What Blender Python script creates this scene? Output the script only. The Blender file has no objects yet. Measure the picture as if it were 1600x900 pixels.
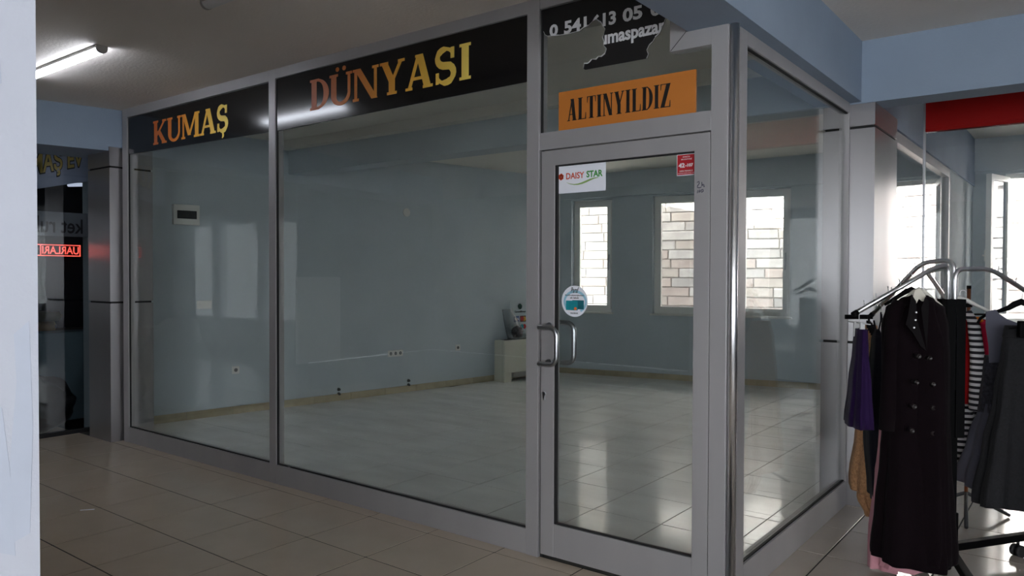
import bpy, bmesh, math, random
from math import sin, cos, pi, radians, sqrt, atan2
from mathutils import Vector, Matrix

random.seed(7)
SC = bpy.context.scene
COL = SC.collection

# ------------------------------------------------------------------ camera
CAM = Vector((1.335, -3.378, 1.55))
YAW, PITCH, ROLL, FPX = 0.65443, -0.0180, 0.0030, 1189.66
FWD = Vector((-sin(YAW) * cos(PITCH), cos(YAW) * cos(PITCH), sin(PITCH)))
_R0 = Vector((cos(YAW), sin(YAW), 0.0))
_U0 = _R0.cross(FWD)
RIGHT = cos(ROLL) * _R0 + sin(ROLL) * _U0
UP = -sin(ROLL) * _R0 + cos(ROLL) * _U0
cd = bpy.data.cameras.new('camera')
cd.sensor_fit = 'HORIZONTAL'
cd.sensor_width = 36.0
cd.lens = 36.0 * FPX / 1600.0
cd.clip_start = 0.05
cam = bpy.data.objects.new('camera', cd)
COL.objects.link(cam)
cam.matrix_world = Matrix(((RIGHT.x, UP.x, -FWD.x, CAM.x), (RIGHT.y, UP.y, -FWD.y, CAM.y),
                           (RIGHT.z, UP.z, -FWD.z, CAM.z), (0, 0, 0, 1)))
SC.camera = cam

# ------------------------------------------------------------------ world, sun, exposure
SC.view_settings.view_transform = 'Standard'
SC.view_settings.look = 'None'
SC.view_settings.gamma = 1.0
SC.view_settings.use_curve_mapping = False
SC.view_settings.exposure = 0.0
SC.cycles.transparent_max_bounces = 20
w = bpy.data.worlds.new('sky')
SC.world = w
w.use_nodes = True
bg = w.node_tree.nodes['Background']
bg.inputs[0].default_value = (0.92, 0.96, 1.0, 1)
bg.inputs[1].default_value = 8.0
sd = bpy.data.lights.new('sun', 'SUN')
sd.energy = 90.0
sd.angle = radians(1.0)
sd.color = (1.0, 0.99, 0.97)
sun = bpy.data.objects.new('sun', sd)
COL.objects.link(sun)
sun.rotation_euler = Vector((0.10, 0.60, -0.78)).to_track_quat('-Z', 'Y').to_euler()


def at(px, d):
    """ground point seen in column px of the photograph, at distance d along the view axis"""
    k = (px - 800) / FPX * d
    f = Vector((FWD.x, FWD.y, 0)).normalized()
    r = Vector((RIGHT.x, RIGHT.y, 0)).normalized()
    return Vector((CAM.x, CAM.y, 0)) + f * d + r * k


def zat(py, d):
    return CAM.z - (py - 429.5) / FPX * d


# ------------------------------------------------------------------ materials
def lin(c):
    return tuple((x / 12.92 if x <= 0.04045 else ((x + 0.055) / 1.055) ** 2.4) for x in (v / 255.0 for v in c))


def new_mat(name):
    m = bpy.data.materials.new(name)
    m.use_nodes = True
    nt = m.node_tree
    return m, nt, nt.nodes['Principled BSDF']


def mat(name, rgb, rough=0.6, metal=0.0, noise=0.0, scale=8.0, bump=0.0, bscale=60.0, coat=0.0, spec=None,
        stretch=None, crough=0.03):
    m, nt, b = new_mat(name)
    c = lin(rgb)
    b.inputs['Base Color'].default_value = (*c, 1)
    b.inputs['Roughness'].default_value = rough
    b.inputs['Metallic'].default_value = metal
    b.inputs['Coat Weight'].default_value = coat
    b.inputs['Coat Roughness'].default_value = crough
    if spec is not None:
        b.inputs['Specular IOR Level'].default_value = spec
    if noise or bump:
        tc = nt.nodes.new('ShaderNodeTexCoord')
        mp = nt.nodes.new('ShaderNodeMapping')
        nt.links.new(tc.outputs['Object'], mp.inputs[0])
        if stretch:
            mp.inputs['Scale'].default_value = stretch
    if noise:
        n = nt.nodes.new('ShaderNodeTexNoise')
        n.inputs['Scale'].default_value = scale
        n.inputs['Detail'].default_value = 5
        nt.links.new(mp.outputs[0], n.inputs['Vector'])
        r = nt.nodes.new('ShaderNodeValToRGB')
        r.color_ramp.elements[0].position = 0.3
        r.color_ramp.elements[1].position = 0.7
        r.color_ramp.elements[0].color = (*[v * (1 - noise) for v in c], 1)
        r.color_ramp.elements[1].color = (*[min(1, v * (1 + noise)) for v in c], 1)
        nt.links.new(n.outputs['Fac'], r.inputs[0])
        nt.links.new(r.outputs[0], b.inputs['Base Color'])
    if bump:
        n2 = nt.nodes.new('ShaderNodeTexNoise')
        n2.inputs['Scale'].default_value = bscale
        n2.inputs['Detail'].default_value = 4
        nt.links.new(mp.outputs[0], n2.inputs['Vector'])
        bp_ = nt.nodes.new('ShaderNodeBump')
        bp_.inputs['Strength'].default_value = bump
        bp_.inputs['Distance'].default_value = 0.01
        nt.links.new(n2.outputs['Fac'], bp_.inputs['Height'])
        nt.links.new(bp_.outputs[0], b.inputs['Normal'])
    return m


def glass_mat(name, tint, refl=1.0):
    m = bpy.data.materials.new(name)
    m.use_nodes = True
    nt = m.node_tree
    nt.nodes.clear()
    out = nt.nodes.new('ShaderNodeOutputMaterial')
    mix = nt.nodes.new('ShaderNodeMixShader')
    tr = nt.nodes.new('ShaderNodeBsdfTransparent')
    tr.inputs[0].default_value = (*tint, 1)
    gl = nt.nodes.new('ShaderNodeBsdfGlossy')
    gl.inputs['Roughness'].default_value = 0.0
    ge = nt.nodes.new('ShaderNodeNewGeometry')
    dt = nt.nodes.new('ShaderNodeVectorMath')
    dt.operation = 'DOT_PRODUCT'
    nt.links.new(ge.outputs['Normal'], dt.inputs[0])
    nt.links.new(ge.outputs['Incoming'], dt.inputs[1])

    def mth(op, a, bb=None):
        n = nt.nodes.new('ShaderNodeMath')
        n.operation = op
        for i, v in enumerate((a, bb)):
            if v is None:
                continue
            if isinstance(v, (int, float)):
                n.inputs[i].default_value = v
            else:
                nt.links.new(v, n.inputs[i])
        return n.outputs[0]
    x = mth('ABSOLUTE', dt.outputs['Value'])
    x = mth('SUBTRACT', 1.0, x)
    x = mth('POWER', x, 5.0)
    x = mth('MULTIPLY', x, 0.95)
    x = mth('ADD', x, 0.045)
    x = mth('MULTIPLY', x, refl)
    nt.links.new(x, mix.inputs[0])
    nt.links.new(tr.outputs[0], mix.inputs[1])
    nt.links.new(gl.outputs[0], mix.inputs[2])
    nt.links.new(mix.outputs[0], out.inputs[0])
    return m


def emis(name, rgb, strength):
    m, nt, b = new_mat(name)
    b.inputs['Base Color'].default_value = (0.8, 0.8, 0.8, 1)
    b.inputs['Emission Color'].default_value = (*rgb, 1)
    b.inputs['Emission Strength'].default_value = strength
    return m


def ink_mat(name, rough=0.4):
    m, nt, b = new_mat(name)
    a = nt.nodes.new('ShaderNodeAttribute')
    a.attribute_name = 'ink'
    nt.links.new(a.outputs['Color'], b.inputs['Base Color'])
    b.inputs['Roughness'].default_value = rough
    return m


def stripe_mat(name, c1, c2, freq, axis='Z'):
    m, nt, b = new_mat(name)
    tc = nt.nodes.new('ShaderNodeTexCoord')
    sep = nt.nodes.new('ShaderNodeSeparateXYZ')
    nt.links.new(tc.outputs['Object'], sep.inputs[0])
    ml = nt.nodes.new('ShaderNodeMath')
    ml.operation = 'MULTIPLY'
    ml.inputs[1].default_value = freq
    nt.links.new(sep.outputs[axis], ml.inputs[0])
    fr = nt.nodes.new('ShaderNodeMath')
    fr.operation = 'FRACT'
    nt.links.new(ml.outputs[0], fr.inputs[0])
    gt = nt.nodes.new('ShaderNodeMath')
    gt.operation = 'GREATER_THAN'
    gt.inputs[1].default_value = 0.5
    nt.links.new(fr.outputs[0], gt.inputs[0])
    mx = nt.nodes.new('ShaderNodeMix')
    mx.data_type = 'RGBA'
    mx.inputs[6].default_value = (*lin(c1), 1)
    mx.inputs[7].default_value = (*lin(c2), 1)
    nt.links.new(gt.outputs[0], mx.inputs[0])
    nt.links.new(mx.outputs[2], b.inputs['Base Color'])
    b.inputs['Roughness'].default_value = 0.9
    return m


def dusty_tile_mat():
    """glossy ceramic tile under a film of wiped dust"""
    m, nt, b = new_mat('shop_tile')
    tc = nt.nodes.new('ShaderNodeTexCoord')
    mp = nt.nodes.new('ShaderNodeMapping')
    oi = nt.nodes.new('ShaderNodeObjectInfo')
    mul = nt.nodes.new('ShaderNodeVectorMath')
    mul.operation = 'SCALE'
    nt.links.new(oi.outputs['Location'], mul.inputs[0])
    mul.inputs['Scale'].default_value = 1.0
    add = nt.nodes.new('ShaderNodeVectorMath')
    nt.links.new(tc.outputs['Object'], add.inputs[0])
    nt.links.new(mul.outputs[0], add.inputs[1])
    nt.links.new(add.outputs[0], mp.inputs[0])
    mp.inputs['Rotation'].default_value = (0, 0, 0.7)
    mp.inputs['Scale'].default_value = (1.2, 3.2, 1)
    n = nt.nodes.new('ShaderNodeTexNoise')
    n.inputs['Scale'].default_value = 1.3
    n.inputs['Detail'].default_value = 4
    n.inputs['Roughness'].default_value = 0.5
    nt.links.new(mp.outputs[0], n.inputs['Vector'])
    r = nt.nodes.new('ShaderNodeValToRGB')
    r.color_ramp.elements[0].position = 0.3
    r.color_ramp.elements[1].position = 0.72
    r.color_ramp.elements[0].color = (*lin((212, 214, 213)), 1)
    r.color_ramp.elements[1].color = (*lin((236, 238, 237)), 1)
    nt.links.new(n.outputs['Fac'], r.inputs[0])
    nt.links.new(r.outputs[0], b.inputs['Base Color'])
    b.inputs['Roughness'].default_value = 0.38
    b.inputs['Coat Weight'].default_value = 0.35
    b.inputs['Coat Roughness'].default_value = 0.09
    return m


M = {}
M['frame'] = mat('anodised_frame', (163, 161, 162), 0.45, 0.35, 0.05, 3, stretch=(1, 1, 0.1))
M['frame_dark'] = mat('rubber_gasket', (18, 18, 20), 0.7)
M['chrome'] = mat('chrome', (236, 236, 238), 0.28, 1.0)
M['steel'] = mat('satin_steel', (170, 172, 175), 0.28, 1.0)
M['clad'] = mat('brushed_cladding', (162, 160, 162), 0.29, 0.85, 0.03, 4, stretch=(1, 1, 0.05))
M['clad_dark'] = mat('cladding_core', (12, 12, 13), 0.7)
M['wall'] = mat('pale_blue_plaster', (184, 194, 200), 0.85, 0, 0.05, 1.6, 0.12, 90)
M['beam'] = mat('blue_beam_paint', (136, 151, 169), 0.8, 0, 0.05, 2.0, 0.1, 70)
M['beam_under'] = mat('grey_beam_paint', (165, 168, 176), 0.8, 0, 0.05, 2.0)
M['near'] = mat('white_plaster', (188, 191, 201), 0.85, 0, 0.04, 2.2, 0.15, 80)
M['near_patch'] = mat('blue_touch_up_paint', (180, 186, 199), 0.85, 0, 0.05, 6)
M['ceil'] = mat('white_ceiling', (224, 217, 210), 0.9, 0, 0.04, 1.2, 0.25, 45)
M['ceil_shop'] = mat('shop_ceiling', (222, 220, 212), 0.9, 0, 0.04, 1.5, 0.2, 45)
M['grout'] = mat('grout', (24, 21, 19), 0.9)
M['grout2'] = mat('grey_grout', (60, 60, 58), 0.9)
M['tile'] = mat('glossy_beige_tile', (184, 170, 153), 0.10, 0, 0.05, 3.0, spec=0.6)
M['tile_right'] = mat('glossy_pale_tile', (178, 168, 158), 0.10, 0, 0.05, 3.0, spec=0.6)
M['shop_tile'] = dusty_tile_mat()
M['skirt'] = mat('beige_skirting', (176, 166, 140), 0.5, 0, 0.1, 8)
M['glass'] = glass_mat('shop_glass', (0.965, 0.98, 0.972), 1.0)
M['glass_clear'] = glass_mat('clear_glass', (0.96, 0.97, 0.97), 0.8)
M['glass_dusty'] = glass_mat('dusty_glass', (0.66, 0.66, 0.66), 0.8)
M['glass_dark'] = glass_mat('dim_glass', (0.80, 0.83, 0.84), 1.3)
M['pvc'] = mat('white_pvc', (228, 229, 226), 0.4)
M['black_vinyl'] = mat('black_vinyl', (12, 11, 12), 0.6, coat=0.8, crough=0.13, spec=0.05)
M['torn_vinyl'] = mat('torn_black_vinyl', (16, 15, 16), 0.5)
M['torn_edge'] = mat('white_torn_edge', (190, 190, 188), 0.8)
M['ink'] = ink_mat('gradient_ink', 0.45)
M['white_ink'] = mat('white_ink', (222, 222, 224), 0.5)
M['amber'] = mat('orange_panel', (186, 112, 42), 0.5, 0, 0.04, 3)
M['black_ink'] = mat('black_ink', (22, 18, 18), 0.5)
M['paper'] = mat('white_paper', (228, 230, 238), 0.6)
M['red_sign'] = mat('red_plate', (170, 22, 34), 0.5)
M['red_fascia'] = mat('red_fascia', (136, 10, 7), 0.6, spec=0.12)
M['plastic'] = mat('white_plastic', (214, 214, 208), 0.4)
M['dark_plastic'] = mat('dark_plastic', (30, 30, 32), 0.5)
M['cabinet'] = mat('cream_metal', (205, 204, 190), 0.45, 0, 0.03, 5)
M['stone'] = [mat('pale_stone_%s' % n, c, 0.9, 0, 0.14, 5, 0.5, 12) for n, c in
              (('buff', (212, 203, 196)), ('grey', (204, 200, 198)), ('rose', (211, 198, 192)), ('white', (222, 218, 215)))]
M['mortar'] = mat('mortar', (208, 201, 196), 0.95)
M['concrete'] = mat('concrete', (170, 168, 164), 0.9, 0, 0.1, 3)
M['black_paint'] = mat('black_metal', (7, 7, 8), 0.6, spec=0.08)
M['lamp_on'] = emis('lit_diffuser', (0.86, 0.90, 1.0), 32.0)
M['lamp_off'] = mat('unlit_diffuser', (205, 205, 205), 0.5)
M['lamp_body'] = mat('lamp_housing', (150, 146, 142), 0.5)
M['led'] = emis('red_led', (1.0, 0.06, 0.03), 2.4)
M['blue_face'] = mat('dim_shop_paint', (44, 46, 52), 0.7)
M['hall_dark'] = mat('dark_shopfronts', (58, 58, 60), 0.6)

# ------------------------------------------------------------------ mesh builder
WL = {}                                                # world location of the roots


class MB:
    def __init__(self):
        self.v, self.f, self.sm, self.c = [], [], [], None

    def add(self, vs, fs, smooth=False):
        o = len(self.v)
        self.v += [Vector(p) for p in vs]
        self.f += [tuple(i + o for i in f) for f in fs]
        self.sm += [smooth] * len(fs)
        return self

    def box(self, x0, x1, y0, y1, z0, z1, bev=0.0):
        if bev <= 0:
            p = [(x, y, z) for z in (z0, z1) for y in (y0, y1) for x in (x0, x1)]
            return self.add(p, [(0, 2, 3, 1), (4, 5, 7, 6), (0, 1, 5, 4), (2, 6, 7, 3), (0, 4, 6, 2), (1, 3, 7, 5)])
        bm = bmesh.new()
        bmesh.ops.create_cube(bm, size=1.0)
        for v in bm.verts:
            v.co = Vector(((x0 + x1) / 2 + v.co.x * (x1 - x0), (y0 + y1) / 2 + v.co.y * (y1 - y0),
                           (z0 + z1) / 2 + v.co.z * (z1 - z0)))
        bmesh.ops.bevel(bm, geom=list(bm.edges), offset=bev, segments=2, affect='EDGES', profile=0.5)
        return self.from_bm(bm)

    def from_bm(self, bm):
        bm.verts.index_update()
        self.add([v.co.copy() for v in bm.verts], [tuple(v.index for v in f.verts) for f in bm.faces])
        bm.free()
        return self

    def frame_box(self, o, ax, ay, az, a, b, c, bev=0.0):
        """box with ranges a, b, c along unit axes ax, ay, az from origin o"""
        t = MB().box(a[0], a[1], b[0], b[1], c[0], c[1], bev)
        return self.add([o + ax * p.x + ay * p.y + az * p.z for p in t.v], t.f)

    def prism(self, poly, z0, z1, mapf=None):
        """polygon (list of 2D points) extruded from z0 to z1; mapf(u, v, w) -> point"""
        n = len(poly)
        mf = mapf or (lambda u, v, w_: (u, v, w_))
        vs = [mf(p[0], p[1], z0) for p in poly] + [mf(p[0], p[1], z1) for p in poly]
        fs = [tuple(range(n - 1, -1, -1)), tuple(range(n, 2 * n))]
        fs += [(i, (i + 1) % n, n + (i + 1) % n, n + i) for i in range(n)]
        return self.add(vs, fs)

    def tube(self, pts, r, n=10, cap=True):
        pts = [Vector(p) for p in pts]
        rs = r if isinstance(r, (list, tuple)) else [r] * len(pts)
        rings = []
        up = None
        for i, p in enumerate(pts):
            t = (pts[min(i + 1, len(pts) - 1)] - pts[max(i - 1, 0)]).normalized()
            if up is None:
                up = Vector((0, 0, 1)) if abs(t.z) < 0.9 else Vector((1, 0, 0))
            a = t.cross(up).normalized()
            up = a.cross(t).normalized()
            rings.append([p + (a * cos(2 * pi * k / n) + up * sin(2 * pi * k / n)) * rs[i] for k in range(n)])
        vs = [q for ring in rings for q in ring]
        fs = []
        for i in range(len(pts) - 1):
            for k in range(n):
                k2 = (k + 1) % n
                fs.append((i * n + k, i * n + k2, (i + 1) * n + k2, (i + 1) * n + k))
        self.add(vs, fs, True)
        if cap:
            o = len(self.v) - len(vs)
            self.f += [tuple(o + k for k in range(n - 1, -1, -1)), tuple(o + (len(pts) - 1) * n + k for k in range(n))]
            self.sm += [False, False]
        return self

    def lathe(self, prof, c, n=24, axis='Z'):
        c = Vector(c)
        vs = []
        for r, h in prof:
            for k in range(n):
                a = 2 * pi * k / n
                u, v_ = r * cos(a), r * sin(a)
                vs.append(c + (Vector((u, v_, h)) if axis == 'Z' else Vector((u, h, v_)) if axis == 'Y' else Vector((h, u, v_))))
        fs = []
        for i in range(len(prof) - 1):
            for k in range(n):
                k2 = (k + 1) % n
                fs.append((i * n + k, i * n + k2, (i + 1) * n + k2, (i + 1) * n + k))
        fs.append(tuple(range(n - 1, -1, -1)))
        fs.append(tuple((len(prof) - 1) * n + k for k in range(n)))
        return self.add(vs, fs, True)

    def loft(self, rings, caps=True, smooth=True):
        n = len(rings[0])
        vs = [p for r in rings for p in r]
        fs = []
        for i in range(len(rings) - 1):
            for k in range(n):
                k2 = (k + 1) % n
                fs.append((i * n + k, i * n + k2, (i + 1) * n + k2, (i + 1) * n + k))
        self.add(vs, fs, smooth)
        if caps:
            o = len(self.v) - len(vs)
            self.f += [tuple(o + k for k in range(n - 1, -1, -1)), tuple(o + (len(rings) - 1) * n + k for k in range(n))]
            self.sm += [False, False]
        return self

    def mesh(self, name, loc=Vector((0, 0, 0)), m=None):
        me = bpy.data.meshes.new(name)
        me.from_pydata([tuple(p - loc) for p in self.v], [], self.f)
        me.update()
        bm = bmesh.new()
        bm.from_mesh(me)
        bmesh.ops.recalc_face_normals(bm, faces=list(bm.faces))
        bm.to_mesh(me)
        bm.free()
        for p, s in zip(me.polygons, self.sm):
            p.use_smooth = s
        if m is not None:
            me.materials.append(m)
        return me

    def centre(self):
        lo = Vector([min(p[i] for p in self.v) for i in range(3)])
        hi = Vector([max(p[i] for p in self.v) for i in range(3)])
        return Vector(((lo.x + hi.x) / 2, (lo.y + hi.y) / 2, lo.z))


def link(name, mb, m, parent=None):
    """one mesh object: world-space MB under parent (or standing by itself at its own base)"""
    if parent is None:
        loc = mb.centre()
        o = bpy.data.objects.new(name, mb.mesh(name, loc, m))
        o.location = loc
        WL[o] = loc
    else:
        loc = WL[parent]
        o = bpy.data.objects.new(name, mb.mesh(name, loc, m))
        o.parent = parent
        WL[o] = loc
    COL.objects.link(o)
    return o


def tag(o, label, cat, group=None, kind=None):
    o['label'] = label
    o['category'] = cat
    if group:
        o['group'] = group
    if kind:
        o['kind'] = kind
    return o


def thing(name, label, cat, loc, group=None, kind=None):
    o = bpy.data.objects.new(name, None)
    o.empty_display_size = 0.1
    o.location = Vector(loc)
    COL.objects.link(o)
    WL[o] = Vector(loc)
    return tag(o, label, cat, group, kind)


def struct(name, mb, m, label, cat, parent=None):
    o = link(name, mb, m, parent)
    if parent is None:
        tag(o, label, cat, None, 'structure')
    return o


def clone(src, name, loc, parent):
    o = src.copy()
    o.name = name
    COL.objects.link(o)
    o.parent = parent
    o.location = loc
    return o


B = lambda *a, **k: MB().box(*a, **k)

# ------------------------------------------------------------------ floors
FL = struct('floor', B(-9.5, 6.2, -8.0, 0.03, -0.14, -0.0025).box(0.03, 6.2, 0.03, 9.0, -0.14, -0.0025).box(-9.5, -6.75, 0.03, 3.0, -0.14, -0.0025), M['grout'],
            'beige polished tile floor of the passage and of the sales area at right', 'floor')


def tile_proto(wd, dp, m, name):
    mb = MB().box(-wd / 2, wd / 2, -dp / 2, dp / 2, -0.012, 0.0, 0.0015)
    return mb.mesh(name, Vector((0, 0, 0)), m)


def tile_grid(parent, me, x0, px, nx, y0, py, ny, keep, jit=0.0):
    for i in range(nx):
        for j in range(ny):
            cx, cy = x0 + (i + 0.5) * px, y0 + (j + 0.5) * py
            if not keep(cx, cy):
                continue
            o = bpy.data.objects.new('tile', me)
            COL.objects.link(o)
            o.parent = parent
            o.location = Vector((cx, cy, random.uniform(-jit, jit))) - WL[parent]
            o.rotation_euler = (random.uniform(-1, 1) * 0.0012, random.uniform(-1, 1) * 0.0012, 0)


G = 0.008
PX, PY = 0.5133, 0.487
X0 = -1.308
tile_grid(FL, tile_proto(PX - G, PY - G, M['tile'], 'passage_tile'), X0 - 11 * PX, PX, 13, -0.088 - 8 * PY, PY, 8,
          lambda x, y: x < -0.28 and (x > -6.9), 0.0003)
strip = tile_proto(PX - G, 0.088 + 0.02 - G, M['tile'], 'cut_tile')
tile_grid(FL, strip, X0 - 9 * PX, PX, 11, -0.088, 0.108, 1, lambda x, y: x < -0.28)
XR = 0.168
tile_grid(FL, tile_proto(0.515 - G, 0.518 - G, M['tile_right'], 'sales_tile'), XR - 0.515, 0.515, 5, 1.0 - 0.518 * 6, 0.518, 19,
          lambda x, y: x > 0 or y < -0.3, 0.0003)
tile_grid(FL, tile_proto(0.16 - G, 0.518 - G, M['tile_right'], 'cut_sales_tile'), XR - 0.16, 0.16, 1, 1.0 - 0.518 * 2, 0.518, 5, lambda x, y: True, 0.0003)
FS = struct('floor', B(-7.6, 0.02, 0.03, 8.0, -0.14, -0.0025), M['grout2'],
            'dusty grey tile floor inside the empty shop behind the glass', 'floor')
tile_grid(FS, tile_proto(0.49 - 0.006, 0.497 - 0.006, M['shop_tile'], 'dusty_tile'), -0.30 - 13 * 0.49, 0.49, 13,
          0.92 - 2 * 0.497, 0.497, 15, lambda x, y: x < 0 and y > 0.42 and x > -6.7 + 0.17 * y, 0.0004)
frontrow = tile_proto(0.49 - 0.006, 0.335, M['shop_tile'], 'dusty_front_tile')
tile_grid(FS, frontrow, -0.30 - 13 * 0.49, 0.49, 13, 0.085, 0.338, 1, lambda x, y: True, 0.0004)
lastcol = tile_proto(0.28 - 0.0035, 0.497 - 0.006, M['shop_tile'], 'dusty_cut_tile')
tile_grid(FS, lastcol, -0.30, 0.28, 1, 0.92 - 1 * 0.497, 0.497, 14, lambda x, y: True, 0.0004)

# ------------------------------------------------------------------ ceilings and beams
struct('ceiling', B(-9.5, -0.205, -8.0, 0.07, 3.045, 3.25), M['ceil'], 'grey white plaster ceiling over the passage', 'ceiling')
struct('ceiling', B(0.07, 6.2, -8.0, 2.06, 3.10, 3.25), M['ceil'], 'plaster ceiling over the clothes area at right', 'ceiling')
struct('ceiling', B(-7.0, -0.205, 0.07, 2.06, 3.06, 3.25), M['ceil_shop'], 'white ceiling in the front of the empty shop', 'ceiling')
# the rear ceiling rises a little towards the right
rc = MB().prism([(-7.0, 3.02), (6.2, 3.42), (6.2, 3.6), (-7.0, 3.6)], 2.29, 9.0, lambda u, v, w_: (u, w_, v))
struct('ceiling', rc, M['ceil_shop'], 'white rear ceiling in front of the windows', 'ceiling')

struct('beam', B(-0.212, 0.085, -8.0, 2.05, 2.70, 3.24), M['beam'],
       'pale blue beam running towards the viewer above the glass corner', 'beam')
struct('beam', B(-0.1, 6.2, 2.05, 2.30, 2.69, 3.6), M['beam'],
       'blue cross beam above the clad column and the clothes area', 'beam')
struct('beam', B(-7.0, -0.1, 2.05, 2.30, 2.70, 3.6), M['wall'],
       'grey blue cross beam through the ceiling of the empty shop', 'beam')
struct('beam', B(-0.12, 0.125, 2.30, 7.9, 2.66, 3.5), M['beam'],
       'pale blue beam above the rear glass partition', 'beam')
lb = MB().prism([(-5.80, -0.002), (-6.12, -1.6), (-6.9, -5.5), (-7.5, -5.5), (-6.75, -1.6), (-6.45, 0.05), (-5.80, 0.05)], 2.665, 3.05)
struct('beam', lb, M['beam'], 'blue beam above the dark shop window at left', 'beam')
# cornice ledges under the shop ceiling by the front glass and by the cross beam
struct('trim_1', B(-6.4, -0.3, 0.52, 0.62, 3.02, 3.07).box(-6.4, -0.3, 1.93, 2.05, 2.97, 3.07), M['ceil_shop'],
       'white plaster cornice strips under the shop ceiling', 'cornice')

# ------------------------------------------------------------------ walls
LX0, LY0, LX1, LY1 = -6.40, 0.05, -5.395, 6.6
wl = MB().prism([(LX0, LY0), (LX1, LY1), (LX1 - 0.3, LY1 + 0.1), (LX0 - 0.3, LY0)], 0.0, 3.3)
WLEFT = struct('wall_left', wl, M['wall'], 'pale blue plaster wall along the left side of the empty shop', 'wall')
FA = atan2(0.664, 3.54)
FD = Vector((cos(FA), sin(FA), 0))
FN = Vector((sin(FA), -cos(FA), 0))             # towards the room
FO = Vector((-5.4, 6.6, 0))
UZ = Vector((0, 0, 1))
sx = lambda x: (x + 5.4) / cos(FA)
WINS = [  # x0, x1, z0, z1, open
    (-5.18, -4.53, 0.97, 2.70), (-3.905, -3.20, 0.97, 2.72), (-2.70, -2.00, 0.97, 2.75), (-1.25, -0.557, 0.97, 2.77),
    (0.44, 1.06, 0.97, 2.80), (3.2, 3.9, 0.97, 2.80), (4.6, 5.3, 0.97, 2.80)]  # last two are out of view, added for light balance
wb = MB()
prev = sx(-5.75)
for x0, x1, z0, z1 in WINS:
    a, b = sx(x0), sx(x1)
    wb.frame_box(FO, FD, FN, UZ, (prev, a), (-0.28, 0), (0, 3.6))
    wb.frame_box(FO, FD, FN, UZ, (a, b), (-0.28, 0), (0, z0 - 0.02))
    wb.frame_box(FO, FD, FN, UZ, (a, b), (-0.28, 0), (z1, 3.6))
    prev = b
wb.frame_box(FO, FD, FN, UZ, (prev, sx(6.3)), (-0.28, 0), (0, 3.6))
struct('wall_back', wb, M['wall'], 'blue rear wall pierced by tall narrow windows', 'wall')
# shallow beam over the windows
hb = MB().prism([(sx(-5.6), 2.715), (sx(0.0), 2.80), (sx(0.0), 3.6), (sx(-5.6), 3.6)], 0.0, 0.07,
                lambda u, v, w_: FO + FD * u + FN * w_ + UZ * v)
hb.prism([(sx(0.0), 2.83), (sx(6.2), 2.86), (sx(6.2), 3.6), (sx(0.0), 3.6)], 0.0, 0.07,
         lambda u, v, w_: FO + FD * u + FN * w_ + UZ * v)
struct('beam', hb, M['wall'], 'shallow blue band along the rear wall above the windows', 'beam')
struct('wall_right', B(-0.12, 0.107, 5.75, 7.72, 0, 2.66), M['wall'], 'short blue wall between the rear glass and the rear wall', 'wall')

# outer shell of the market hall behind and beside the viewer, with unseen openings added for daylight
ws = MB()
ws.box(6.0, 6.25, -8.0, 9.0, 0, 0.8).box(6.0, 6.25, -8.0, 9.0, 2.7, 3.6)
for a, b in ((-8, -7.4), (-5.2, -4.7), (-2.5, 9.0)):  # gaps between these piers are added to let side light in
    ws.box(6.0, 6.25, a, b, 0.8, 2.7)
struct('wall_east', ws, M['near'], 'white hall wall beyond the right edge, with openings added for daylight', 'wall')
struct('wall_south_west', B(-9.5, 0.6, -8.2, -8.0, 0, 3.3), M['hall_dark'], 'dark shopfront wall across the hall behind the viewer', 'wall')
struct('wall_south', B(0.6, 6.2, -8.2, -8.0, 0, 0.4).box(0.6, 6.2, -8.2, -8.0, 2.85, 3.3)
       .box(2.2, 2.6, -8.2, -8.0, 0.4, 2.85).box(4.3, 4.7, -8.2, -8.0, 0.4, 2.85).box(6.0, 6.2, -8.2, -8.0, 0.4, 2.85), M['near'], 'white hall wall behind the viewer, with openings added to light the hall', 'wall')  # openings between the piers added as daylight fill from behind
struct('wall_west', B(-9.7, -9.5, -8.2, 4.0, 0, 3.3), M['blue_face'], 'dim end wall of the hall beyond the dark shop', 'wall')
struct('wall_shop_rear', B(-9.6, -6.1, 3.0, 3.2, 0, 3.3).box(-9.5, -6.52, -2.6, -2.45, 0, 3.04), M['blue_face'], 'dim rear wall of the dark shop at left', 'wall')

# near white wall end at the left edge of the photograph
p0 = at(59, 1.75)
p1 = at(-700, 1.55)
nd = (p1 - p0).normalized()
los = (p0 - Vector((CAM.x, CAM.y, 0))).normalized()
nn = Vector((nd.y, -nd.x, 0))
if nn.dot(los) < 0:
    nn = -nn
nw = MB().prism([tuple((p0)[:2]), tuple((p0 + nd * 1.6)[:2]), tuple((p0 + nd * 1.6 + nn * 0.35)[:2]), tuple((p0 + los * 0.35 + nd * 0.03)[:2])], 0, 3.045)
WN = struct('wall_near', nw, M['near'], 'bright white plastered wall end close to the viewer at left', 'wall')
pm = lambda u, v, w_: p0 + nd * u - nn * w_ + UZ * v
pt = MB()
pt.prism([(0.02, 0.95), (0.055, 0.93), (0.06, 1.12), (0.045, 1.30), (0.05, 1.41), (0.018, 1.44), (0.012, 1.2)], 0.0006, 0.0012, pm)
pt.prism([(0.05, 0.9), (0.12, 0.92), (0.12, 1.28), (0.075, 1.24), (0.06, 1.1)], 0.0006, 0.0012, pm)
pt.prism([(0.07, 1.98), (0.10, 1.96), (0.12, 2.04), (0.10, 2.1), (0.075, 2.06)], 0.0006, 0.0012, pm)
link('paint_patch', pt, M['near_patch'], WN)['label'] = 'pale blue touch-up paint'

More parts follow.
